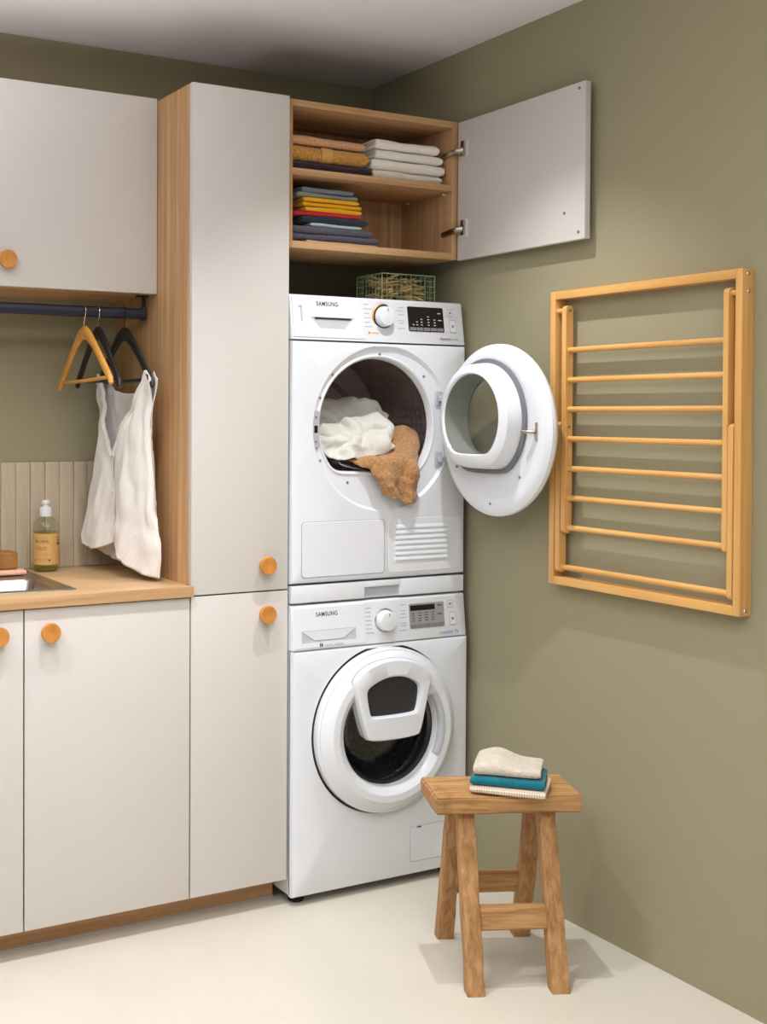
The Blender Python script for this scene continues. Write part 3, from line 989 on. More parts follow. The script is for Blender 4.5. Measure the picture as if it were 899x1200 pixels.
def frame_ring(out, inn, c, n, y_out, y_in, ymap):
    ang = [2 * PI * k / n for k in range(n)]
    return radial(out, c, ang), radial(inn, c, ang)
def outline_loop(outline, w_, ymap, th):
    """thin raised line following an outline"""
    mb = MB()
    cx = sum(p[0] for p in outline) / len(outline); cz = sum(p[1] for p in outline) / len(outline)
    inn = []
    for x, z in outline:
        v = Vector((x - cx, z - cz)); L = v.length
        inn.append((cx + v.x * (1 - w_ / L), cz + v.y * (1 - w_ / L)))
    a0 = [Vector(ymap(x, z)) for x, z in outline]
    a1 = [p + Vector((0, -th, 0)) for p in a0]
    b1 = [Vector(ymap(x, z)) + Vector((0, -th, 0)) for x, z in inn]
    b0 = [Vector(ymap(x, z)) for x, z in inn]
    mb.loft([a0, a1, b1, b0])
    return mb
def shell(parent, name, x0, x1, y0, y1, z0, z1, mat):
    """appliance carcass: sides, top, bottom and back, open at the front"""
    mb = MB()
    lp = lambda y, i: [(x, y, z) for x, z in rrect(x0 + i, x1 - i, z0 + i, z1 - i, 0.006, 3)]
    mb.loft([lp(y0, 0), lp(y1, 0)], False, True)
    return mb.build(name, mat, parent)
def front_panel(parent, name, mat, rect, y, hole_fn, c, rings, edge=0.010, n=120):
    """front skin from the outer rectangle inwards; rings: (outline fn or points, y)"""
    x0, x1, z0, z1 = rect
    inner = (x0 + edge, x1 - edge, z0 + edge, z1 - edge)
    ang = angles_with(inner, c, n)
    loops = []
    outer_pts = radial(rectpts(rect), c, ang)
    # keep corners matched to the inset rectangle's corners
    out = []
    ipts = radial(rectpts(inner), c, ang)
    for (ix, iz) in ipts:
        ox = x0 if abs(ix - inner[0]) < 1e-6 else (x1 if abs(ix - inner[1]) < 1e-6 else ix)
        oz = z0 if abs(iz - inner[2]) < 1e-6 else (z1 if abs(iz - inner[3]) < 1e-6 else iz)
        out.append((ox, oz))
    mid = [(ix + (ox - ix) * 0.7, iz + (oz - iz) * 0.7) for (ix, iz), (ox, oz) in zip(ipts, out)]
    loops.append([(px, y + edge + 0.016, pz) for px, pz in out])
    loops.append([(px, y + edge, pz) for px, pz in out])
    loops.append([(px, y + edge * 0.3, pz) for px, pz in mid])
    loops.append([(px, y, pz) for px, pz in ipts])
    for o_, yy in rings:
        pts = radial(o_, c, ang)
        loops.append([(px, yy, pz) for px, pz in pts])
    return MB().loft(loops).build(name, mat, parent, angle=28)
def circ(c, r, n=180, flat=None):
    out = []
    for k in range(n):
        t_ = 2 * PI * k / n
        rr = r
        if flat is not None and math.sin(t_) < -0.2:
            q = flat / -math.sin(t_)
            rr = (r ** -18 + q ** -18) ** (-1 / 18)
        out.append((c[0] + rr * math.cos(t_), c[1] + rr * math.sin(t_)))
    return out

# ------------------------------------------------------------------ washing machine
MX0, MX1 = 0.004, 0.616
WY = -0.026
wm = thing('washing_machine', 'white front-loading washing machine with a small hatch in its round door, standing on the floor', 'washing machine', (0.31, 0.26, 0.0))
shell(wm, 'body', MX0, MX1, WY + 0.022, 0.545, 0.026, 0.857, M['white'])
wc = (0.312, 0.478)
front_panel(wm, 'front_panel', M['white'], (MX0, MX1, 0.026, 0.729), WY, None, wc, [(circ(wc, 0.2495), WY), (circ(wc, 0.2460), WY + 0.014), (circ(wc, 0.215), WY + 0.014)])
# control panel of the washer, slightly leaning back
def wmap(x, z):
    return Vector((x, WY + 0.002 + max(0, z - 0.735) / 0.12 * 0.014 - 0.0003, z))
def panel(parent, x0, x1, z0, z1, ym, ztop_round, yback):
    mb = MB()
    loops = []
    for x, ins in ((x0, 0.003), (x0 + 0.0015, 0.001), (x0 + 0.008, 0.0), (x1 - 0.010, 0.0), (x1 - 0.004, 0.003), (x1, 0.011)):
        zs = [z0 + 0.0012, z0 + 0.004, (z0 + z1) / 2, z1 - ztop_round]
        lp = [(x, ym(x, z).y + 0.0003 + ins, z) for z in zs]
        y_t = ym(x, z1 - ztop_round).y + 0.0003 + ins
        for k in range(1, 6):
            a = PI / 2 * k / 5
            lp.append((x, y_t + ztop_round * (1 - math.cos(a)), z1 - ztop_round + ztop_round * math.sin(a)))
        lp += [(x, yback, z1), (x, yback, z0 + 0.0012)]
        loops.append(lp)
    mb.loft(loops, True, True)
    return mb.build('control_panel', M['white'], parent)
wp = panel(wm, MX0 - 0.0006, MX1 + 0.0004, 0.7305, 0.8575, wmap, 0.008, 0.05)
def drawer_front(parent, rect, hole_pts, ym, depth, name='detergent_drawer'):
    c = (sum(p_[0] for p_ in hole_pts) / len(hole_pts), sum(p_[1] for p_ in hole_pts) / len(hole_pts))
    ang = angles_with(rect, c, 48)
    for px, pz in hole_pts:
        ang.append(math.atan2(pz - c[1], px - c[0]) % (2 * PI))
    ang = sorted(ang)
    P_ = lambda pts, th: [Vector(ym(x, z)) + Vector((0, -th, 0)) for x, z in radial(pts, c, ang)]
    inn = [(c[0] + (x - c[0]) * 0.86, c[1] + (z - c[1]) * 0.72) for x, z in hole_pts]
    r2 = (rect[0] + 0.001, rect[1] - 0.001, rect[2] + 0.001, rect[3] - 0.001)
    mb = MB()
    mb.loft([P_(rectpts(rect), 0.0), P_(rectpts(r2), 0.0016), P_(hole_pts, 0.0016)])
    o_ = mb.build(name, M['white'], parent, angle=30)
    mb = MB()
    mb.loft([P_(hole_pts, 0.0016), P_(inn, 0.0002)], False, True)
    mb.build('grip_recess', M['recess'], o_, angle=30)
    return o_
wd = drawer_front(wp, (0.010, 0.247, 0.7365, 0.8505), [(0.032, 0.751), (0.214, 0.751), (0.214, 0.785), (0.032, 0.785)], wmap, 0.02)
wmap2 = lambda x, z: wmap(x, z) + Vector((0, -0.0020, 0))
mb = MB()
mb.loft([[wmap2(x, z) for x, z in ((0.034, 0.784), (0.074, 0.757), (0.172, 0.757), (0.212, 0.784))]], False, True)
mb.build('grip_lip', M['white_soft'], wd, smooth=False)
text_part('SAMSUNG', 'lettering', M['print_dark'], wd, 0.082, 0.8235, 0.0125, 0.072, wmap2, bold=0.016)
text_part('DIGITAL INVERTER', 'lettering', M['print_grey'], wd, 0.108, 0.7385, 0.0055, 0.062, wmap2)
mb = MB()
strip(mb, 0.090, 0.0935, 0.7375, 0.7480, wmap2, 0.0003)
mb.loft([[wmap2(0.0955 + 0.005 * math.sin(PI * k / 8), 0.7428 + 0.0053 * math.cos(PI * k / 8)) for k in range(9)]], False, True)
mb.build('emblem', M['print_dark'], wd)
def dial(parent, x, z, ym, r, ringmat):
    y = ym(x, z).y
    MB().lathe([(r * 1.08, y + 0.001), (r * 1.10, y - 0.003), (r * 1.06, y - 0.005), (r * 0.92, y - 0.005)], (x, z), 'y', 40).build('dial_ring', ringmat, parent)
    k_ = MB().lathe([(r * 0.95, y), (r * 0.95, y - 0.006), (r * 0.88, y - 0.0225), (r * 0.83, y - 0.0262), (r * 0.7, y - 0.0272), (0.0005, y - 0.0276)], (x, z), 'y', 40).build('dial', M['white'], parent)
    mb = MB()
    strip(mb, x - 0.0016, x + 0.0016, z + r * 0.45, z + r * 0.72, lambda a, b: Vector((a, y - 0.0268, b)), 0.0010)
    mb.build('pointer', M['print_grey'], k_)
dial(wp, 0.316, 0.7965, wmap, 0.0325, M['chrome'])
def prog_lines(parent, xl, xr, z0, z1, n, ym, cx):
    mb = MB()
    random.seed(int(z0 * 1000))
    for i in range(n):
        z = z0 + (z1 - z0) * i / (n - 1)
        bow = 0.010 * (1 - abs(2 * i / (n - 1) - 1))
        L = random.uniform(0.022, 0.036)
        strip(mb, xl, xl + L * 0.8, z, z + 0.0020, ym, 0.0002)
        strip(mb, xr - L * 0.7, xr + 0.002, z - 0.001 + 0.003 * math.sin(i * 2.3), z + 0.0008 + 0.003 * math.sin(i * 2.3), ym, 0.0002)
    mb.build('programme_marks', M['mark_grey'], parent)
prog_lines(wp, 0.250, 0.392, 0.762, 0.834, 7, wmap, 0.316)
ds = plate(rrect(0.405, 0.533, 0.764, 0.8375, 0.005), wmap, 0.0014).build('display', M['display_grey'], wp)
wm3 = lambda x, z: wmap(x, z) + Vector((0, -0.0016, 0))
mb = MB(); strip(mb, 0.4085, 0.4985, 0.8165, 0.8325, wm3, 0.0004); mb.build('screen', M['display'], ds)
mb = MB()
for i in range(4):
    for j in range(4):
        strip(mb, 0.413 + j * 0.024, 0.413 + j * 0.024 + 0.011, 0.785 + i * 0.0075, 0.7872 + i * 0.0075, wm3, 0.0002)
strip(mb, 0.508, 0.524, 0.826, 0.829, wm3, 0.0002); strip(mb, 0.508, 0.524, 0.800, 0.803, wm3, 0.0002)
mb.build('display_marks', M['print_dark'], ds)
for i in range(5):
    o = plate(rrect(0.4085 + i * 0.0243, 0.4085 + i * 0.0243 + 0.0225, 0.7665, 0.7765, 0.002, 3), wm3, 0.0006, 0.0003).build('key', M['key_grey'], ds)
for bx0, bx1, bz0, bz1 in ((0.5465, 0.5665, 0.818, 0.839), (0.5515, 0.5745, 0.765, 0.8035)):
    b_ = plate(rrect(bx0, bx1, bz0, bz1, 0.004), wmap, 0.0012).build('button', M['white_soft'], wp)
    outline_loop(rrect(bx0, bx1, bz0, bz1, 0.004), 0.0014, lambda x, z: wmap(x, z) + Vector((0, -0.0010, 0)), 0.0004).build('button_outline', M['print_grey'], b_)
    mb = MB(); strip(mb, (bx0 + bx1) / 2 - 0.004, (bx0 + bx1) / 2 + 0.004, (bz0 + bz1) / 2 - 0.004, (bz0 + bz1) / 2 + 0.004, lambda x, z: wmap(x, z) + Vector((0, -0.0012, 0)), 0.0003); mb.build('button_mark', M['print_grey'], b_)
text_part('eco', 'lettering', M['print_green'], wp, 0.511, 0.7415, 0.006, 0.016, wmap2, bold=0.01)
text_part('bubble', 'lettering', M['print_blue'], wp, 0.528, 0.7415, 0.0085, 0.032, wmap2, bold=0.01)
text_part('7kg', 'lettering', M['print_dark'], wp, 0.566, 0.7415, 0.0085, 0.014, wmap2)
# round door
wdr = MB().lathe([(0.2405, WY + 0.0135), (0.2425, WY - 0.006), (0.2420, WY - 0.020), (0.2385, WY - 0.026), (0.2350, WY - 0.0262), (0.2310, WY - 0.030), (0.222, WY - 0.041), (0.205, WY - 0.0495), (0.185, WY - 0.050),
                  (0.171, WY - 0.043), (0.1625, WY - 0.034), (0.1590, WY - 0.018)], wc, 'y', 96).build('door', M['white'], wm, angle=25)
MB().lathe([(0.2460, WY + 0.0134), (0.2445, WY + 0.002), (0.2410, WY + 0.002)], wc, 'y', 96).build('door_seam', M['dark_gap'], wdr)
MB().lathe([(0.1592, WY - 0.0185), (0.1575, WY - 0.012), (0.1570, WY + 0.012)], wc, 'y', 96).build('inner_ring', M['dark_rubber'], wdr)
MB().lathe([(0.1572, WY - 0.014), (0.150, WY - 0.012), (0.146, WY - 0.006), (0.138, WY + 0.030), (0.126, WY + 0.062), (0.10, WY + 0.080), (0.05, WY + 0.088), (0.0005, WY + 0.090)], wc, 'y', 64).build('door_glass', M['dark_glass'], wdr)
MB().lathe([(0.215, WY + 0.0138), (0.165, WY + 0.006), (0.160, WY + 0.012), (0.170, WY + 0.022), (0.164, WY + 0.034), (0.176, WY + 0.045), (0.200, WY + 0.060)], wc, 'y', 64).build('bellows', M['dark_rubber'], wm)
drm = MB().lathe([(0.170, WY + 0.055), (0.236, WY + 0.062), (0.244, WY + 0.075), (0.244, 0.42), (0.23, 0.44), (0.12, 0.45), (0.05, 0.44), (0.0005, 0.44)], wc, 'y', 72).build('drum', M['washer_drum'], wm)
for k in range(3):
    a = math.radians(250 + 120 * k)
    ca, sa = math.cos(a), math.sin(a)
    lp = []
    for y in (0.06, 0.40):
        lp.append([(wc[0] + ca * rr - sa * tt, y, wc[1] + sa * rr + ca * tt) for rr, tt in ((0.243, -0.035), (0.215, -0.018), (0.203, 0), (0.215, 0.018), (0.243, 0.035))])
    MB().loft(lp, True, True).build('lifter', M['chrome'], drm, angle=60)
# small hatch in the upper part of the door
hc = (0.305, 0.578)
def hy(x, z):
    return WY - 0.060
ho = chaikin([(0.167, 0.645), (0.215, 0.684), (0.303, 0.699), (0.391, 0.682), (0.437, 0.640), (0.430, 0.610), (0.400, 0.478), (0.385, 0.460), (0.225, 0.460), (0.208, 0.478), (0.172, 0.615)], 2)
hw = chaikin([(0.206, 0.605), (0.218, 0.622), (0.262, 0.641), (0.303, 0.646), (0.350, 0.640), (0.390, 0.618), (0.397, 0.598), (0.387, 0.540), (0.378, 0.530), (0.228, 0.530), (0.219, 0.540)], 2)
ang = [2 * PI * k / 96 for k in range(96)]
RO, RI = radial(ho, hc, ang), radial(hw, hc, ang)
sc = lambda pts, f: [(hc[0] + (x - hc[0]) * f, hc[1] + (z - hc[1]) * f) for x, z in pts]
Lp = lambda pts, y: [(x, y, z) for x, z in pts]
hatch = MB().loft([Lp(sc(RO, 0.985), WY - 0.018), Lp(RO, WY - 0.050), Lp(RO, WY - 0.060), Lp(sc(RO, 0.985), WY - 0.0655), Lp(sc(RO, 0.955), WY - 0.068),
                   Lp(sc(RI, 1.08), WY - 0.069), Lp(RI, WY - 0.066), Lp(sc(RI, 0.97), WY - 0.052)]).build('hatch', M['white'], wdr, angle=30)
MB().loft([Lp(sc(RI, 0.97), WY - 0.0535)], False, True).build('hatch_window', plain('hatch_glass', (46, 46, 50), rough=0.08, spec=0.6), hatch)
MB().loft([Lp(sc(RO, 1.012), WY - 0.040), Lp(sc(RO, 1.012), WY - 0.0485), Lp(sc(RO, 0.99), WY - 0.0490)]).build('hatch_seam', M['recess'], hatch)
# handle recess on the right of the opening
mb = MB()
rows = []
for j in range(21):
    a = math.radians(-28 + 62 * j / 20)
    rows.append([(wc[0] + r_ * math.cos(a), y_, wc[1] + r_ * math.sin(a)) for r_, y_ in ((0.163, WY - 0.037), (0.167, WY - 0.0475), (0.177, WY - 0.0525), (0.183, WY - 0.0515))])
mb.grid(rows).build('grip', M['recess'], wdr)
# filter flap and feet
ymw = lambda x, z: Vector((x, WY + 0.0002, z))
fl = plate(rrect(0.408, 0.560, 0.066, 0.170, 0.006), ymw, 0.0016, 0.0008).build('filter_flap', M['white'], wm)
outline_loop(rrect(0.4065, 0.5615, 0.0645, 0.1715, 0.007), 0.0014, ymw, 0.0003).build('flap_seam', M['print_grey'], fl)
mb = MB(); strip(mb, 0.430, 0.446, 0.1655, 0.1695, lambda x, z: Vector((x, WY - 0.0016, z)), 0.0004); mb.build('flap_notch', M['print_dark'], fl)
for fx in (0.045, 0.575):
    for fy in (0.030, 0.50):
        MB().lathe([(0.0005, 0.0), (0.023, 0.0), (0.024, 0.006), (0.018, 0.011), (0.010, 0.013), (0.009, 0.018), (0.019, 0.019), (0.019, 0.0265)], (fx, fy), 'z', 24).build('foot', M['black'], wm)

# ------------------------------------------------------------------ stacking kit
DY = -0.010
sx = thing('stacking_kit', 'slim white stacking frame with a pull recess between the two machines', 'stacking frame', (0.31, 0.26, 0.858))
SZ0, SZ1 = 0.8645, 0.9135
mb = MB()
mb.box(MX0, MX1 - 0.006, 0.014, 0.545, 0.858, SZ1, 0.002)
mb.build('tray', M['white'], sx)
fp = drawer_front(sx, (MX0 + 0.0005, MX1 - 0.006, SZ0, SZ1), [(0.252, 0.8652), (0.376, 0.8652), (0.376, 0.897), (0.252, 0.897)], lambda x, z: Vector((x, 0.0, z)), 0.02, 'front_board')
mb = MB()
for a0, a1 in ((MX0 + 0.0005, 0.251), (0.377, MX1 - 0.006)):
    mb.box(a0, a1, DY, 0.0135, SZ0, SZ1, 0.002)
mb.box(0.251, 0.377, DY, 0.0135, 0.897, SZ1, 0.001)
mb.build('front_lip', M['white'], sx)

# ------------------------------------------------------------------ dryer
dz0, dz1 = 0.9145, 1.7465
dy_t = thing('tumble_dryer', 'white tumble dryer with its round door wide open, stacked on the washing machine', 'tumble dryer', (0.31, 0.26, dz0))
shell(dy_t, 'body', MX0, MX1, DY + 0.026, 0.545, dz0 + 0.004, dz1, M['white'])
oc_ = (0.298, 1.372)
rc = (0.3165, 1.3625)
hole = circ(oc_, 0.1965, flat=0.135)
front_panel(dy_t, 'front_panel', M['white'], (MX0, MX1 - 0.002, dz0 + 0.0045, 1.6135), DY, None, oc_,
            [(circ(rc, 0.2440), DY), (circ(rc, 0.2405), DY + 0.005), (circ(rc, 0.2355), DY + 0.009), (circ(oc_, 0.208, flat=0.147), DY + 0.011),
             (circ(oc_, 0.2035, flat=0.142), DY + 0.007), (circ(oc_, 0.1995, flat=0.138), DY + 0.009), (hole, DY + 0.016), (circ(oc_, 0.1955, flat=0.134), DY + 0.035)])
def dmap(x, z):
    return Vector((x, DY + 0.002 + max(0, z - 1.62) / 0.13 * 0.020 - 0.0003, z))
dp = panel(dy_t, MX0 - 0.0006, MX1 + 0.0004, 1.6155, 1.7465, dmap, 0.010, 0.06)
dd = drawer_front(dp, (0.010, 0.247, 1.6235, 1.7385), [(0.100, 1.650), (0.180, 1.650), (0.217, 1.6835), (0.066, 1.6835)], dmap, 0.02, 'water_drawer')
dmap2 = lambda x, z: dmap(x, z) + Vector((0, -0.0020, 0))
mb = MB(); strip(mb, 0.082, 0.205, 1.6775, 1.6815, lambda x, z: dmap(x, z) + Vector((0, -0.0014, 0)), 0.0012); mb.build('grip_shadow_gap', M['display'], dd)
text_part('SAMSUNG', 'lettering', M['print_dark'], dd, 0.091, 1.7155, 0.0125, 0.072, dmap2, bold=0.016)
mb = MB(); strip(mb, 0.036, 0.0415, 1.668, 1.714, dmap2, 0.0003); strip(mb, 0.030, 0.0415, 1.708, 1.714, dmap2, 0.0003); mb.build('scale_mark', M['recess'], dd)
dial(dp, 0.318, 1.6925, dmap, 0.0325, M['print_dark'])
yk = dmap(0.318, 1.6925).y
mb = MB()
rows = []
for j in range(25):
    a = math.radians(70 + 150 * j / 24)
    rows.append([(0.318 + r_ * math.cos(a), yk - q_, 1.6925 + r_ * math.sin(a)) for r_, q_ in ((0.0355, 0.0015), (0.0365, 0.0042), (0.0392, 0.0026), (0.0396, 0.0))])
mb.grid(rows).build('glow_ring', M['gold'], dp)
prog_lines(dp, 0.252, 0.392, 1.660, 1.726, 6, dmap, 0.318)
mb = MB().lathe([(0.0003, dmap(0.2655, 1.643).y - 0.0006), (0.0042, dmap(0.2655, 1.643).y - 0.0006), (0.0042, dmap(0.2655, 1.643).y)], (0.2655, 1.643), 'y', 16)
strip(mb, 0.274, 0.298, 1.6415, 1.6445, dmap, 0.0002)
mb.build('programme_lamp', M['print_orange'], dp)
ds = plate(rrect(0.407, 0.538, 1.653, 1.728, 0.005), dmap, 0.0014).build('display', M['display'], dp)
dm3 = lambda x, z: dmap(x, z) + Vector((0, -0.0016, 0))
mb = MB()
for cx_, hs in ((0.435, 2), (0.452, 3), (0.477, 4), (0.500, 3), (0.422, 1)):
    for k in range(hs):
        strip(mb, cx_, cx_ + 0.006, 1.672 + k * 0.0085, 1.6745 + k * 0.0085, dm3, 0.0002)
strip(mb, 0.516, 0.527, 1.709, 1.7115, dm3, 0.0002); strip(mb, 0.516, 0.529, 1.688, 1.6905, dm3, 0.0002)
mb.build('display_marks', M['print_pale'], ds)
for i in range(5):
    plate(rrect(0.4105 + i * 0.0250, 0.4105 + i * 0.0250 + 0.0232, 1.6555, 1.6655, 0.002, 3), dm3, 0.0006, 0.0003).build('key', M['key_grey'], ds)
for bx0, bx1, bz0, bz1 in ((0.5535, 0.574, 1.703, 1.7245), (0.558, 0.582, 1.654, 1.692)):
    b_ = plate(rrect(bx0, bx1, bz0, bz1, 0.004), dmap, 0.0012).build('button', M['white_soft'], dp)
    outline_loop(rrect(bx0, bx1, bz0, bz1, 0.004), 0.0014, lambda x, z: dmap(x, z) + Vector((0, -0.0010, 0)), 0.0004).build('button_outline', M['print_grey'], b_)
    mb = MB(); strip(mb, (bx0 + bx1) / 2 - 0.004, (bx0 + bx1) / 2 + 0.004, (bz0 + bz1) / 2 - 0.004, (bz0 + bz1) / 2 + 0.004, lambda x, z: dmap(x, z) + Vector((0, -0.0012, 0)), 0.0003); mb.build('button_mark', M['print_grey'], b_)
text_part('Optimal', 'lettering', M['print_dark'], dp, 0.519, 1.6285, 0.0085, 0.034, dmap2, bold=0.02)
text_part('Dry 9kg', 'lettering', M['print_grey'], dp, 0.555, 1.6285, 0.0085, 0.030, dmap2)
# recess screws, latch plate, hinge plates
yr = DY + 0.0095
for sx_, sz_ in ((0.305, 1.581), (0.143, 1.518), (0.101, 1.451), (0.102, 1.270), (0.195, 1.205), (0.464, 1.519), (0.420, 1.203)):
    MB().lathe([(0.0003, yr - 0.0022), (0.0036, yr - 0.0020), (0.0042, yr + 0.001)], (sx_, sz_), 'y', 14).build('screw', M['key_grey'], dy_t)
lt = plate(rrect(0.0735, 0.0965, 1.308, 1.414, 0.006), lambda x, z: Vector((x, DY + 0.008, z)), 0.0045).build('latch_plate', plain('latch_grey', (176, 176, 180), rough=0.4), dy_t)
mb = MB(); strip(mb, 0.079, 0.090, 1.350, 1.371, lambda x, z: Vector((x, DY + 0.0034, z)), 0.0004); mb.build('latch_slot', M['display'], lt)
for sz_ in (1.395, 1.325):
    MB().lathe([(0.0003, DY + 0.002), (0.0032, DY + 0.002), (0.0036, DY + 0.004)], (0.085, sz_), 'y', 12).build('screw', M['key_grey'], lt)
for sz_ in (1.453, 1.269):
    hpz = plate(rrect(0.505, 0.531, sz_ - 0.022, sz_ + 0.022, 0.004), lambda x, z: Vector((x, DY + 0.008, z)), 0.004).build('hinge_plate', M['recess'], dy_t)
    MB().lathe([(0.0003, DY + 0.0015), (0.0050, DY + 0.0018), (0.0056, DY + 0.004)], (0.517, sz_), 'y', 14).build('screw', M['display'], hpz)
# drum
dc = (0.310, 1.350)
MB().lathe([(0.268, 0.030), (0.272, 0.046), (0.272, 0.40), (0.262, 0.42)], dc, 'y', 96).build('drum', M['drum_dark'], dy_t)
mb = MB()
ang = [2 * PI * k / 96 for k in range(96)]
hp = radial(circ(oc_, 0.1955, flat=0.134), oc_, ang)
ho_ = radial(circ(dc, 0.270), oc_, ang)
mb.loft([[(x, DY + 0.035, z) for x, z in hp], [(x, 0.032, z) for x, z in ho_]])
mb.build('drum_collar', M['drum_back'], dy_t)
db = MB().lathe([(0.262, 0.42), (0.215, 0.425), (0.205, 0.405), (0.180, 0.400), (0.168, 0.418), (0.120, 0.424), (0.110, 0.408), (0.095, 0.404), (0.085, 0.416), (0.0005, 0.418)], dc, 'y', 96).build('drum_back', M['drum_back'], dy_t)
for k in range(3):
    a = math.radians(100 + 120 * k)
    ca, sa = math.cos(a), math.sin(a)
    lp = []
    for y in (0.06, 0.40):
        lp.append([(dc[0] + ca * rr - sa * tt, y, dc[1] + sa * rr + ca * tt) for rr, tt in ((0.271, -0.04), (0.240, -0.018), (0.222, 0), (0.240, 0.018), (0.271, 0.04))])
    MB().loft(lp, True, True).build('lifter', M['drum_back'], db, angle=60)
mb = MB()
for i in range(9):
    for j in range(9):
        rr, th_ = 0.012 + 0.010 * i * 0.5, 0
        px, pz = -0.235 + 0.016 * i + (0.008 if j % 2 else 0), 0.0 + 0.014 * j
        if math.hypot(px, pz) < 0.26 and math.hypot(px, pz) > 0.165:
            mb.lathe([(0.0003, 0.3975), (0.0045, 0.3975), (0.0045, 0.399)], (dc[0] + px, dc[1] + pz), 'y', 8)
mb.build('vent_holes', M['display'], db)
# lint filter lip at the bottom of the opening
mb = MB()
rows = []
for j in range(13):
    x = 0.175 + 0.25 * j / 12
    zb = 1.372 - 0.137 + 0.020 * ((x - 0.298) / 0.125) ** 2
    rows.append([(x, y, zb + dz_) for y, dz_ in ((0.004, 0.002), (0.020, 0.012), (0.040, 0.013), (0.060, 0.006))])
lf = MB().grid(rows).build('lint_filter', plain('filter_grey', (150, 150, 150), rough=0.5), dy_t)
mb = MB()
for j in range(22):
    for k in range(2):
        x = 0.182 + 0.0108 * j
        zb = 1.372 - 0.137 + 0.020 * ((x - 0.298) / 0.125) ** 2
        y, dz_ = ((0.0115, 0.0078), (0.019, 0.0124))[k]
        mb.tube([(x, y, zb + dz_ - 0.001), (x, y - 0.0006, zb + dz_ + 0.0012)], 0.0030, 8)
mb.build('filter_holes', M['display'], lf)
# lower service flap and louvre
ymd = lambda x, z: Vector((x, DY + 0.0002, z))
fp_ = plate(rrect(0.038, 0.318, 0.937, 1.0935, 0.010), ymd, 0.0020, 0.0010).build('service_flap', M['white'], dy_t)
outline_loop(rrect(0.036, 0.320, 0.935, 1.0955, 0.011), 0.0018, ymd, 0.0003).build('flap_seam', M['print_grey'], fp_)
lv = plate(rrect(0.333, 0.598, 0.935, 1.0955, 0.014), ymd, 0.0012, 0.0010).build('louvre_panel', M['white'], dy_t)
for k in range(7):
    z = 0.968 + k * 0.0158
    mb = MB()
    mb.loft([[(x, DY - 0.0010, z + 0.0135), (x, DY - 0.0042, z + 0.0075), (x, DY - 0.0048, z + 0.0030), (x, DY - 0.0010, z)] for x in (0.357, 0.546)], True, True)
    mb.build('louvre', M['white'], lv, angle=20)
    # recess between louvres is the panel itself

# open round door: disc in the plane x = const, hinged on the right of the opening
XD = 0.515
cD = (-0.262, 1.360)
door = MB().lathe([(0.172, XD + 0.004), (0.200, XD), (0.222, XD - 0.001), (0.236, XD + 0.003), (0.2450, XD + 0.010), (0.2465, XD + 0.020), (0.242, XD + 0.030), (0.225, XD + 0.0385), (0.190, XD + 0.0405), (0.165, XD + 0.036)], cD, 'x', 96).build('door', M['white'], dy_t, angle=30)
# inner plate, closes the ring towards the bowl
bc = (-0.236, 1.382)
base = circ((-0.238, 1.388), 0.173, flat=0.150)
rim_in = circ(cD, 0.200)
ang = [2 * PI * k / 120 for k in range(120)]
LX = lambda pts, x: [(x, y, z) for y, z in radial(pts, bc, ang)]
MB().loft([LX(rim_in, XD + 0.0005), LX(base, XD + 0.002)]).build('inner_plate', M['white_soft'], door)
g0 = circ((-0.238, 1.388), 0.1765, flat=0.1525)
g1 = circ((-0.238, 1.388), 0.164, flat=0.141)
MB().loft([LX(g0, XD + 0.001), LX(g0, XD - 0.006), LX(g1, XD - 0.008), LX(g1, XD)]).build('gasket', M['grey_rubber'], door)
b0 = circ((-0.238, 1.389), 0.1640, flat=0.142)
b1 = circ((-0.238, 1.389), 0.1610, flat=0.139)
f0 = circ((-0.240, 1.392), 0.1550, flat=0.134)
f1 = circ((-0.238, 1.392), 0.1440, flat=0.122)
w0 = circ((-0.236, 1.394), 0.1290, flat=0.105)
w1 = circ((-0.236, 1.394), 0.1255, flat=0.102)
MB().loft([LX(b0, XD), LX(b1, XD - 0.030), LX(f0, XD - 0.052), LX(sc(f0, 1), XD - 0.052) if False else LX(f1, XD - 0.059), LX(w0, XD - 0.060), LX(w1, XD - 0.054)]).build('bowl_frame', M['white'], door, angle=40)
MB().loft([LX(w1, XD - 0.054), LX(w1, XD + 0.030)]).build('bowl_liner', plain('liner_reflection_grey', (150, 154, 146), rough=0.12, spec=0.6), door)  # greenish-grey reflection in the glass is put into the liner colour
MB().loft([LX(w1, XD - 0.052)], False, True).build('inner_pane', M['glass'], door)
og = circ(cD, 0.168)
MB().loft([[(XD + 0.0365, y, z) for y, z in radial(og, cD, ang)]], False, True).build('outer_pane', M['glass'], door)
# latch hook, screws
mb = MB()
mb.box(XD - 0.003, XD + 0.002, -0.458, -0.449, 1.332, 1.384, 0.002)
mb.tube([(XD - 0.002, -0.448, 1.358), (XD - 0.012, -0.444, 1.358), (XD - 0.020, -0.430, 1.358), (XD - 0.024, -0.418, 1.358)], [0.006, 0.0055, 0.005, 0.004], 10)
mb.build('latch_hook', M['nickel'], door)
for sy_, sz_ in ((-0.385, 1.232), (-0.258, 1.150), (-0.100, 1.250)):
    MB().lathe([(0.0003, XD - 0.003), (0.0034, XD - 0.0026), (0.0040, XD + 0.001)], (sy_, sz_), 'x', 12).build('screw', M['key_grey'], door)
for hz_ in (1.453, 1.269):
    MB().box(XD - 0.004, XD + 0.012, -0.030, DY + 0.003, hz_ - 0.009, hz_ + 0.009, 0.003).build('hinge_arm', M['recess'], door)

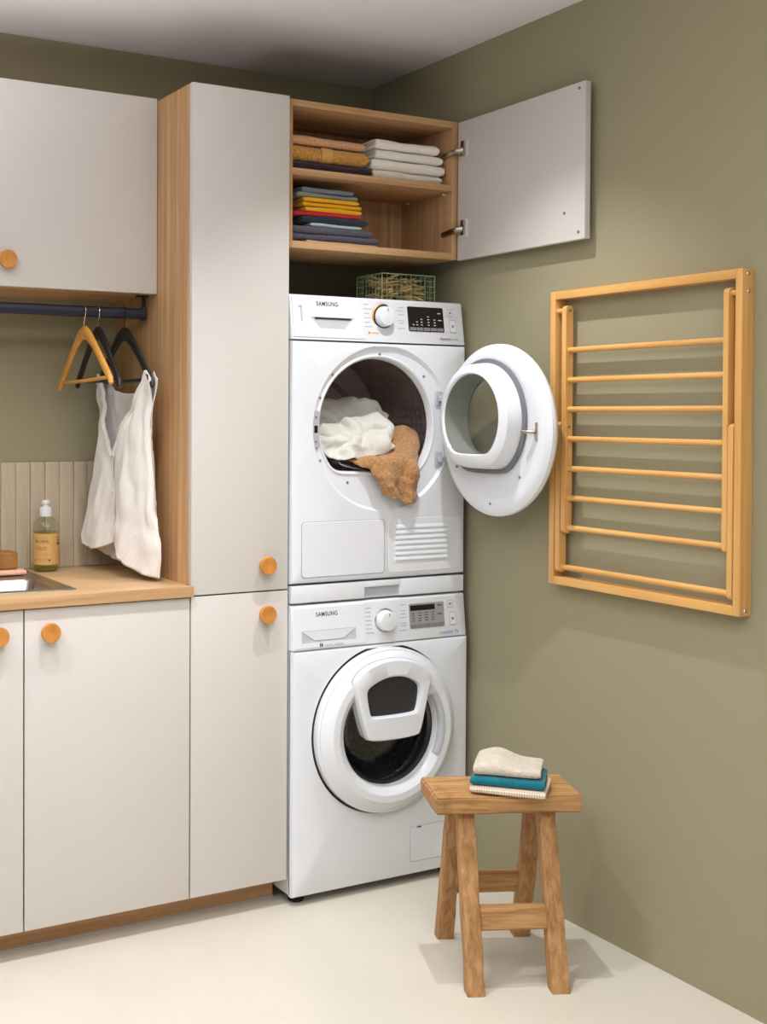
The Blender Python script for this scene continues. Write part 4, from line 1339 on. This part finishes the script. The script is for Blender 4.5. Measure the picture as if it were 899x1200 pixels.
# ------------------------------------------------------------------ laundry in the dryer
def drape(name, mat, ctrl, label, cat, loc, nu, nv, th, amp, scale, seed, sub=True):
    rows = patch(ctrl, nu, nv)
    mb = MB()
    out = []
    for r_ in rows:
        out.append([p_ + noise.noise_vector(p_ * scale + Vector((seed, 0, seed))) * amp + noise.noise_vector(p_ * scale * 2.7 + Vector((0, seed, 0))) * amp * 0.35 + Vector((0, -1, 0.6)) * (0.5 - abs(noise.noise(Vector((p_.x * 9 + p_.z * 11, p_.y * 4, p_.z * 13 - p_.x * 7)) * (scale / 15) + Vector((seed, 0, 0))))) * amp * 1.2 for p_ in r_])
    mb.grid(out)
    o_ = solo(mb, name, mat, label, cat, loc, angle=80)
    m_ = o_.modifiers.new('thickness', 'SOLIDIFY'); m_.thickness = th; m_.offset = 0
    return o_
tan = terry('tan_terry', (172, 128, 84), amt=0.28, scale=200, strength=0.8)
ctrl = [
    [(0.34, 0.20, 1.27), (0.42, 0.21, 1.30), (0.48, 0.20, 1.31), (0.53, 0.17, 1.27), (0.54, 0.15, 1.22)],
    [(0.33, 0.13, 1.33), (0.40, 0.13, 1.355), (0.46, 0.12, 1.365), (0.51, 0.11, 1.325), (0.51, 0.10, 1.24)],
    [(0.29, 0.075, 1.315), (0.36, 0.075, 1.325), (0.43, 0.07, 1.345), (0.475, 0.06, 1.325), (0.480, 0.05, 1.265)],
    [(0.225, 0.045, 1.270), (0.29, 0.035, 1.278), (0.36, 0.025, 1.285), (0.42, 0.02, 1.300), (0.445, 0.018, 1.268)],
    [(0.215, 0.006, 1.262), (0.275, -0.018, 1.268), (0.345, -0.024, 1.275), (0.395, -0.020, 1.285), (0.430, -0.016, 1.262)],
    [(0.262, -0.022, 1.235), (0.300, -0.040, 1.225), (0.345, -0.034, 1.235), (0.390, -0.050, 1.238), (0.422, -0.026, 1.235)],
    [(0.292, -0.024, 1.195), (0.318, -0.046, 1.182), (0.350, -0.026, 1.188), (0.388, -0.048, 1.190), (0.418, -0.026, 1.195)],
    [(0.300, -0.024, 1.165), (0.330, -0.044, 1.150), (0.360, -0.024, 1.150), (0.392, -0.040, 1.144), (0.414, -0.024, 1.146)],
]
drape('towel', tan, ctrl, 'tan terry towel hanging out of the open dryer drum', 'towel', (0.36, 0.0, 1.15), 40, 64, 0.009, 0.010, 19, 2.2)
whc = terry('white_cotton', (208, 205, 194), amt=0.05, scale=300, strength=0.35)
ctrl = [
    [(0.07, 0.30, 1.33), (0.18, 0.30, 1.40), (0.30, 0.30, 1.42), (0.38, 0.28, 1.39), (0.42, 0.27, 1.34)],
    [(0.075, 0.22, 1.40), (0.17, 0.21, 1.440), (0.28, 0.20, 1.452), (0.38, 0.18, 1.425), (0.43, 0.17, 1.385)],
    [(0.085, 0.14, 1.425), (0.17, 0.13, 1.395), (0.25, 0.12, 1.400), (0.34, 0.11, 1.415), (0.405, 0.10, 1.395)],
    [(0.095, 0.08, 1.385), (0.17, 0.07, 1.365), (0.24, 0.06, 1.355), (0.32, 0.06, 1.372), (0.385, 0.06, 1.372)],
    [(0.108, 0.050, 1.325), (0.17, 0.042, 1.335), (0.23, 0.030, 1.315), (0.31, 0.034, 1.330), (0.375, 0.036, 1.330)],
    [(0.135, 0.036, 1.282), (0.18, 0.020, 1.285), (0.235, 0.016, 1.280), (0.305, 0.020, 1.292), (0.370, 0.026, 1.298)],
    [(0.155, 0.026, 1.262), (0.195, 0.012, 1.256), (0.245, 0.010, 1.258), (0.30, 0.018, 1.278), (0.365, 0.026, 1.288)],
]
drape('crumpled_cloth', whc, ctrl, 'crumpled white cloth lying inside the dryer drum above the tan towel', 'cloth', (0.25, 0.12, 1.26), 60, 72, 0.006, 0.020, 15, 5.1)

# ------------------------------------------------------------------ wire basket with clothespins
BX0, BX1, BY0, BY1, BZ0, BZ1 = 0.362, 0.556, 0.075, 0.215, dz1 + 0.0006, 1.8335
bk = thing('wire_basket', 'small sage green wire basket of clothespins on top of the dryer', 'basket', ((BX0 + BX1) / 2, (BY0 + BY1) / 2, BZ0))
def bar(mb, a, b, r): mb.tube([a, b], r, 6)
mb = MB()
for z, r_ in ((BZ1 - 0.002, 0.0020), (BZ0 + 0.0020, 0.0018)):
    c4 = [(BX0, BY0, z), (BX1, BY0, z), (BX1, BY1, z), (BX0, BY1, z)]
    for i in range(4): bar(mb, c4[i], c4[(i + 1) % 4], r_)
for x, y in ((BX0, BY0), (BX1, BY0), (BX1, BY1), (BX0, BY1)): bar(mb, (x, y, BZ0), (x, y, BZ1 - 0.001), 0.0018)
mb.build('frame', M['print_wire'], bk)
def wire(a, b, r=0.0009):
    mb = MB(); bar(mb, a, b, r); return mb.build('wire', M['print_wire'], bk)
NX, NY = 11, 8
for i in range(1, NX):
    x = BX0 + (BX1 - BX0) * i / NX
    for y in (BY0, BY1): wire((x, y, BZ0 + 0.001), (x, y, BZ1 - 0.002))
    wire((x, BY0, BZ0 + 0.0012), (x, BY1, BZ0 + 0.0012))
for j in range(1, NY):
    y = BY0 + (BY1 - BY0) * j / NY
    for x in (BX0, BX1): wire((x, y, BZ0 + 0.001), (x, y, BZ1 - 0.002))
for k in range(1, 5):
    z = BZ0 + (BZ1 - BZ0) * k / 5
    for y in (BY0, BY1): wire((BX0, y, z), (BX1, y, z))
    for x in (BX0, BX1): wire((x, BY0, z), (x, BY1, z))
# one clothespin, then copies
def pin_mesh():
    mb = MB()
    for s_ in (-1, 1):
        lp = []
        for xx, z0, z1 in ((-0.034, 0.0008, 0.0045), (-0.026, 0.0006, 0.0058), (0.0, 0.0016, 0.0066), (0.018, 0.0040, 0.0076), (0.036, 0.0066, 0.0096)):
            lp.append([(xx, -0.0048, s_ * z0), (xx, 0.0048, s_ * z0), (xx, 0.0048, s_ * z1), (xx, -0.0048, s_ * z1)])
        mb.loft(lp, True, True)
    return mb
def spring_mesh():
    mb = MB()
    mb.tube([(0.002, -0.0060, 0), (0.002, 0.0060, 0)], 0.0030, 8)
    mb.tube([(0.002, -0.006, 0.002), (-0.010, -0.0052, 0.0068), (-0.010, 0.0052, 0.0068)], 0.0008, 5)
    return mb
pm = pin_mesh().build('clothespin', M['pin'], None, smooth=False)
sm = spring_mesh().build('spring', M['steel'], None)
sm.parent = pm
tag(pm, 'wooden spring clothespin lying in the green wire basket', 'clothespin', 'clothespins in the wire basket')
random.seed(21)
first = True
for layer in range(5):
    for q in range(6):
        if first:
            a_, s_ = pm, sm
            first = False
        else:
            a_ = pm.copy(); col.objects.link(a_)
            s_ = sm.copy(); col.objects.link(s_); s_.parent = a_
        a_.location = (BX0 + 0.050 + (q % 3) * 0.047 + random.uniform(-0.003, 0.003), BY0 + 0.0475 + (q // 3) * 0.045 + random.uniform(-0.003, 0.003), BZ0 + 0.0150 + layer * 0.0130 + random.uniform(-0.001, 0.001))
        a_.scale = (1.15, 1.35, 1.3)
        a_.rotation_euler = (random.uniform(-0.5, 0.5) * (1 if layer else 0.2), random.uniform(-0.3, 0.3) * (1 if layer else 0), random.uniform(0, 2 * PI))

# ------------------------------------------------------------------ drying rack on the right wall
RX0, RX1 = 0.601, XW - 0.0004
RY0, RY1, RZ0, RZ1 = -0.407, -1.063, 0.937, 1.744
rk = thing('drying_rack', 'folded bamboo clothes drying rack with eight rungs mounted on the olive wall', 'drying rack', (XW, -0.735, RZ0))
fw = 0.020
box_part('frame_rail', M['bamboo_h'], rk, RX0, RX1, RY1 + fw, RY0 - fw, RZ1 - 0.022, RZ1, 0.001)
box_part('frame_rail', M['bamboo_h'], rk, RX0, RX1, RY1 + fw, RY0 - fw, RZ0, RZ0 + 0.022, 0.001)
box_part('frame_stile', M['bamboo_v'], rk, RX0, RX1, RY0 - fw + 0.0001, RY0, RZ0, RZ1, 0.001)
box_part('frame_stile', M['bamboo_v'], rk, RX0, RX1, RY1, RY1 + fw - 0.0001, RZ0, RZ1, 0.001)
def arm(y0, y1, z0, z1, name):
    mb = MB()
    x0, x1 = 0.5985, 0.6235
    xc, r_ = (x0 + x1) / 2, (x1 - x0) / 2
    out = [(xc + r_ * math.cos(PI * k / 10), z1 - r_ + r_ * math.sin(PI * k / 10)) for k in range(11)] + [(xc + r_ * math.cos(PI + PI * k / 10), z0 + r_ + r_ * math.sin(PI + PI * k / 10)) for k in range(11)]
    mb.loft([[(x, y0, z) for x, z in out], [(x, y1, z) for x, z in out]], True, True)
    return mb.build(name, M['bamboo_v'], rk)
arm(-0.457, -0.474, 1.080, 1.703, 'inner_arm')
arm(-1.0105, -1.0255, 1.080, 1.703, 'inner_arm')
arm(-0.4345, -0.4515, 0.972, 1.385, 'outer_arm')
arm(-1.0270, -1.0415, 0.972, 1.385, 'outer_arm')
def rung(z, y0, y1):
    MB().tube([(0.612, y0, z), (0.612, y1, z)], 0.0078, 14).build('rung', M['bamboo_h'], rk)
for z in (1.581, 1.4995, 1.4195, 1.3385, 1.2575, 1.177, 1.0955):
    rung(z, -0.4735, -1.0110)
rung(0.986, -0.451, -1.0275)
for ya, yb in ((-0.4275, -0.457), (-1.0428, -1.0250)):
    MB().tube([(0.612, ya, 1.690), (0.612, yb, 1.690)], 0.0075, 12).build('pivot_peg', M['bamboo_h'], rk)
    MB().tube([(0.612, ya, 1.000), (0.612, yb + (0.0225 if ya > -0.6 else -0.010), 1.000)], 0.006, 12).build('pivot_peg', M['bamboo_h'], rk)
for y, z in ((-0.4745, 1.690), (-0.4745, 1.372)):
    MB().lathe([(0.0003, y - 0.0012), (0.0042, y - 0.0010), (0.0050, y + 0.0008)], (0.611, z), 'y', 14).build('screw', M['key_grey'], rk)
for xx, z in ((0.621, 1.733), (0.622, 1.692), (0.622, 0.949)):
    MB().lathe([(0.0003, RY1 - 0.0016), (0.0045, RY1 - 0.0012), (0.0056, RY1 + 0.0006)], (xx, z), 'y', 14).build('screw', M['chrome'], rk)

# ------------------------------------------------------------------ wooden stool
st = thing('stool', 'rustic reclaimed oak stool with four splayed legs standing on the pale floor', 'stool', (0.303, -0.570, 0.0))
so = Vector((0.303, -0.570, 0.0))
ROT = math.radians(-23.5)
def sl(u_, v_, z): return Vector((u_, v_, z)) + so
def rough_box(mb, amp, scale, seed):
    for v in mb.bm.verts:
        v.co += noise.noise_vector(v.co * scale + Vector((seed, seed * 2, 0))) * amp
mb = MB()
t_ = bmesh.new()
bmesh.ops.create_cube(t_, size=1.0)
bmesh.ops.scale(t_, vec=(0.372, 0.188, 0.042), verts=t_.verts)
bmesh.ops.bevel(t_, geom=list(t_.edges), offset=0.004, segments=2, affect='EDGES')
bmesh.ops.subdivide_edges(t_, edges=[e for e in t_.edges if e.calc_length() > 0.1], cuts=12, use_grid_fill=True)
mb.merge(t_, Matrix.Translation(so + Vector((0, 0, 0.433))))
rough_box(mb, 0.0022, 14, 1.0)
mb.build('seat', M['stool_seat'], st)
def leg(su, sv):
    top = Vector((su * 0.104, sv * 0.046, 0.4125)); bot = Vector((su * 0.1045, sv * 0.166, 0.0))
    hw_, hd_ = 0.0225, 0.0185
    mb = MB()
    loops = []
    for k in range(13):
        q = k / 12
        c_ = bot.lerp(top, q)
        w1_, d1_ = hw_ * (1 - 0.06 * q), hd_ * (1.12 - 0.12 * q)
        lp = []
        for (a, b) in rrect(-w1_, w1_, -d1_, d1_, 0.004, 2):
            p_ = Vector((c_.x + a, c_.y + b, c_.z))
            if 0 < k < 12:
                p_ += noise.noise_vector(p_ * 16 + Vector((su * 3, sv * 5, 0))) * 0.0022 * Vector((1, 1, 0)).length * 0.7
            lp.append(p_ + so)
        loops.append(lp)
    mb.loft(loops, True, True)
    mb.build('leg', M['stool_leg'], st)
for su in (-1, 1):
    for sv in (-1, 1):
        leg(su, sv)
def legpos(q, sv):  # v position of leg centre at height q
    return sv * (0.166 + (0.046 - 0.166) * q / 0.4125)
for sv, zc in ((-1, 0.165), (1, 0.165)):
    v_ = legpos(zc, sv)
    mb = MB()
    t_ = bmesh.new()
    bmesh.ops.create_cube(t_, size=1.0)
    bmesh.ops.scale(t_, vec=(0.178, 0.022, 0.060), verts=t_.verts)
    bmesh.ops.bevel(t_, geom=list(t_.edges), offset=0.003, segments=2, affect='EDGES')
    mb.merge(t_, Matrix.Translation(so + Vector((0, v_, zc))) @ Matrix.Rotation(sv * 0.28, 4, 'X'))
    mb.build('stretcher', M['stool_seat'], st)
st.rotation_euler = (0, 0, ROT)

# towels on the stool
def on_stool(u_, v_, z):
    return so + Matrix.Rotation(ROT, 3, 'Z') @ Vector((u_, v_, 0)) + Vector((0, 0, z))
waffle = checker_cloth('waffle_cotton', (236, 222, 204), (196, 172, 148), 230)
zz = 0.4572
tr = math.radians(-47)
def front_at(px, py, back=0.0):
    return Vector((px + math.sin(-tr) * 0 + 0.731 * back, py + 0.682 * back, 0.0))
FC = Vector((0.252, -0.660, 0.0))
cloth_thing('folded_towel', waffle, 'cream waffle-weave cloth at the bottom of the stack on the stool', 'cloth', FC + Vector((0, 0, zz)), 0.186, 0.140, 0.0185, 2, 8.8, tr, 'cloths on the stool', sag=0.001)
cloth_thing('folded_towel', tm['teal'], 'teal terry towel in the middle of the stack on the stool', 'towel', FC + Vector((0.002, 0.004, zz + 0.0205)), 0.182, 0.130, 0.0215, 2, 5.5, tr + 0.03, 'cloths on the stool', sag=0.003)
mb = folded(0.165, 0.125, 0.022, 1, 3.3, sag=0.002)
for v in mb.bm.verts:
    f_ = max(0.0, v.co.z / 0.022)
    v.co.z += f_ * 0.020 * math.exp(-((v.co.x + 0.030) / 0.045) ** 2) * (0.35 + 0.65 * min(1, v.co.y / 0.05))
o = mb.build('folded_towel', tm['beige'], None, angle=60)
o.location = FC + Vector((0.006, 0.010, zz + 0.0445))
o.rotation_euler = (0, 0, tr + 0.05)
tag(o, 'beige terry towel heaped on top of the teal towel on the stool', 'towel', 'cloths on the stool')

# print and pin holes too small to pick apart
for o in bpy.data.objects:
    if o.name.split('.')[0] in ('programme_marks', 'printed_lines', 'printed_marks', 'peg_holes', 'display_marks', 'vent_holes', 'filter_holes'):
        o['kind'] = 'stuff'

# tidy helper properties
for o in bpy.data.objects:
    if '_o' in o.keys():
        del o['_o']
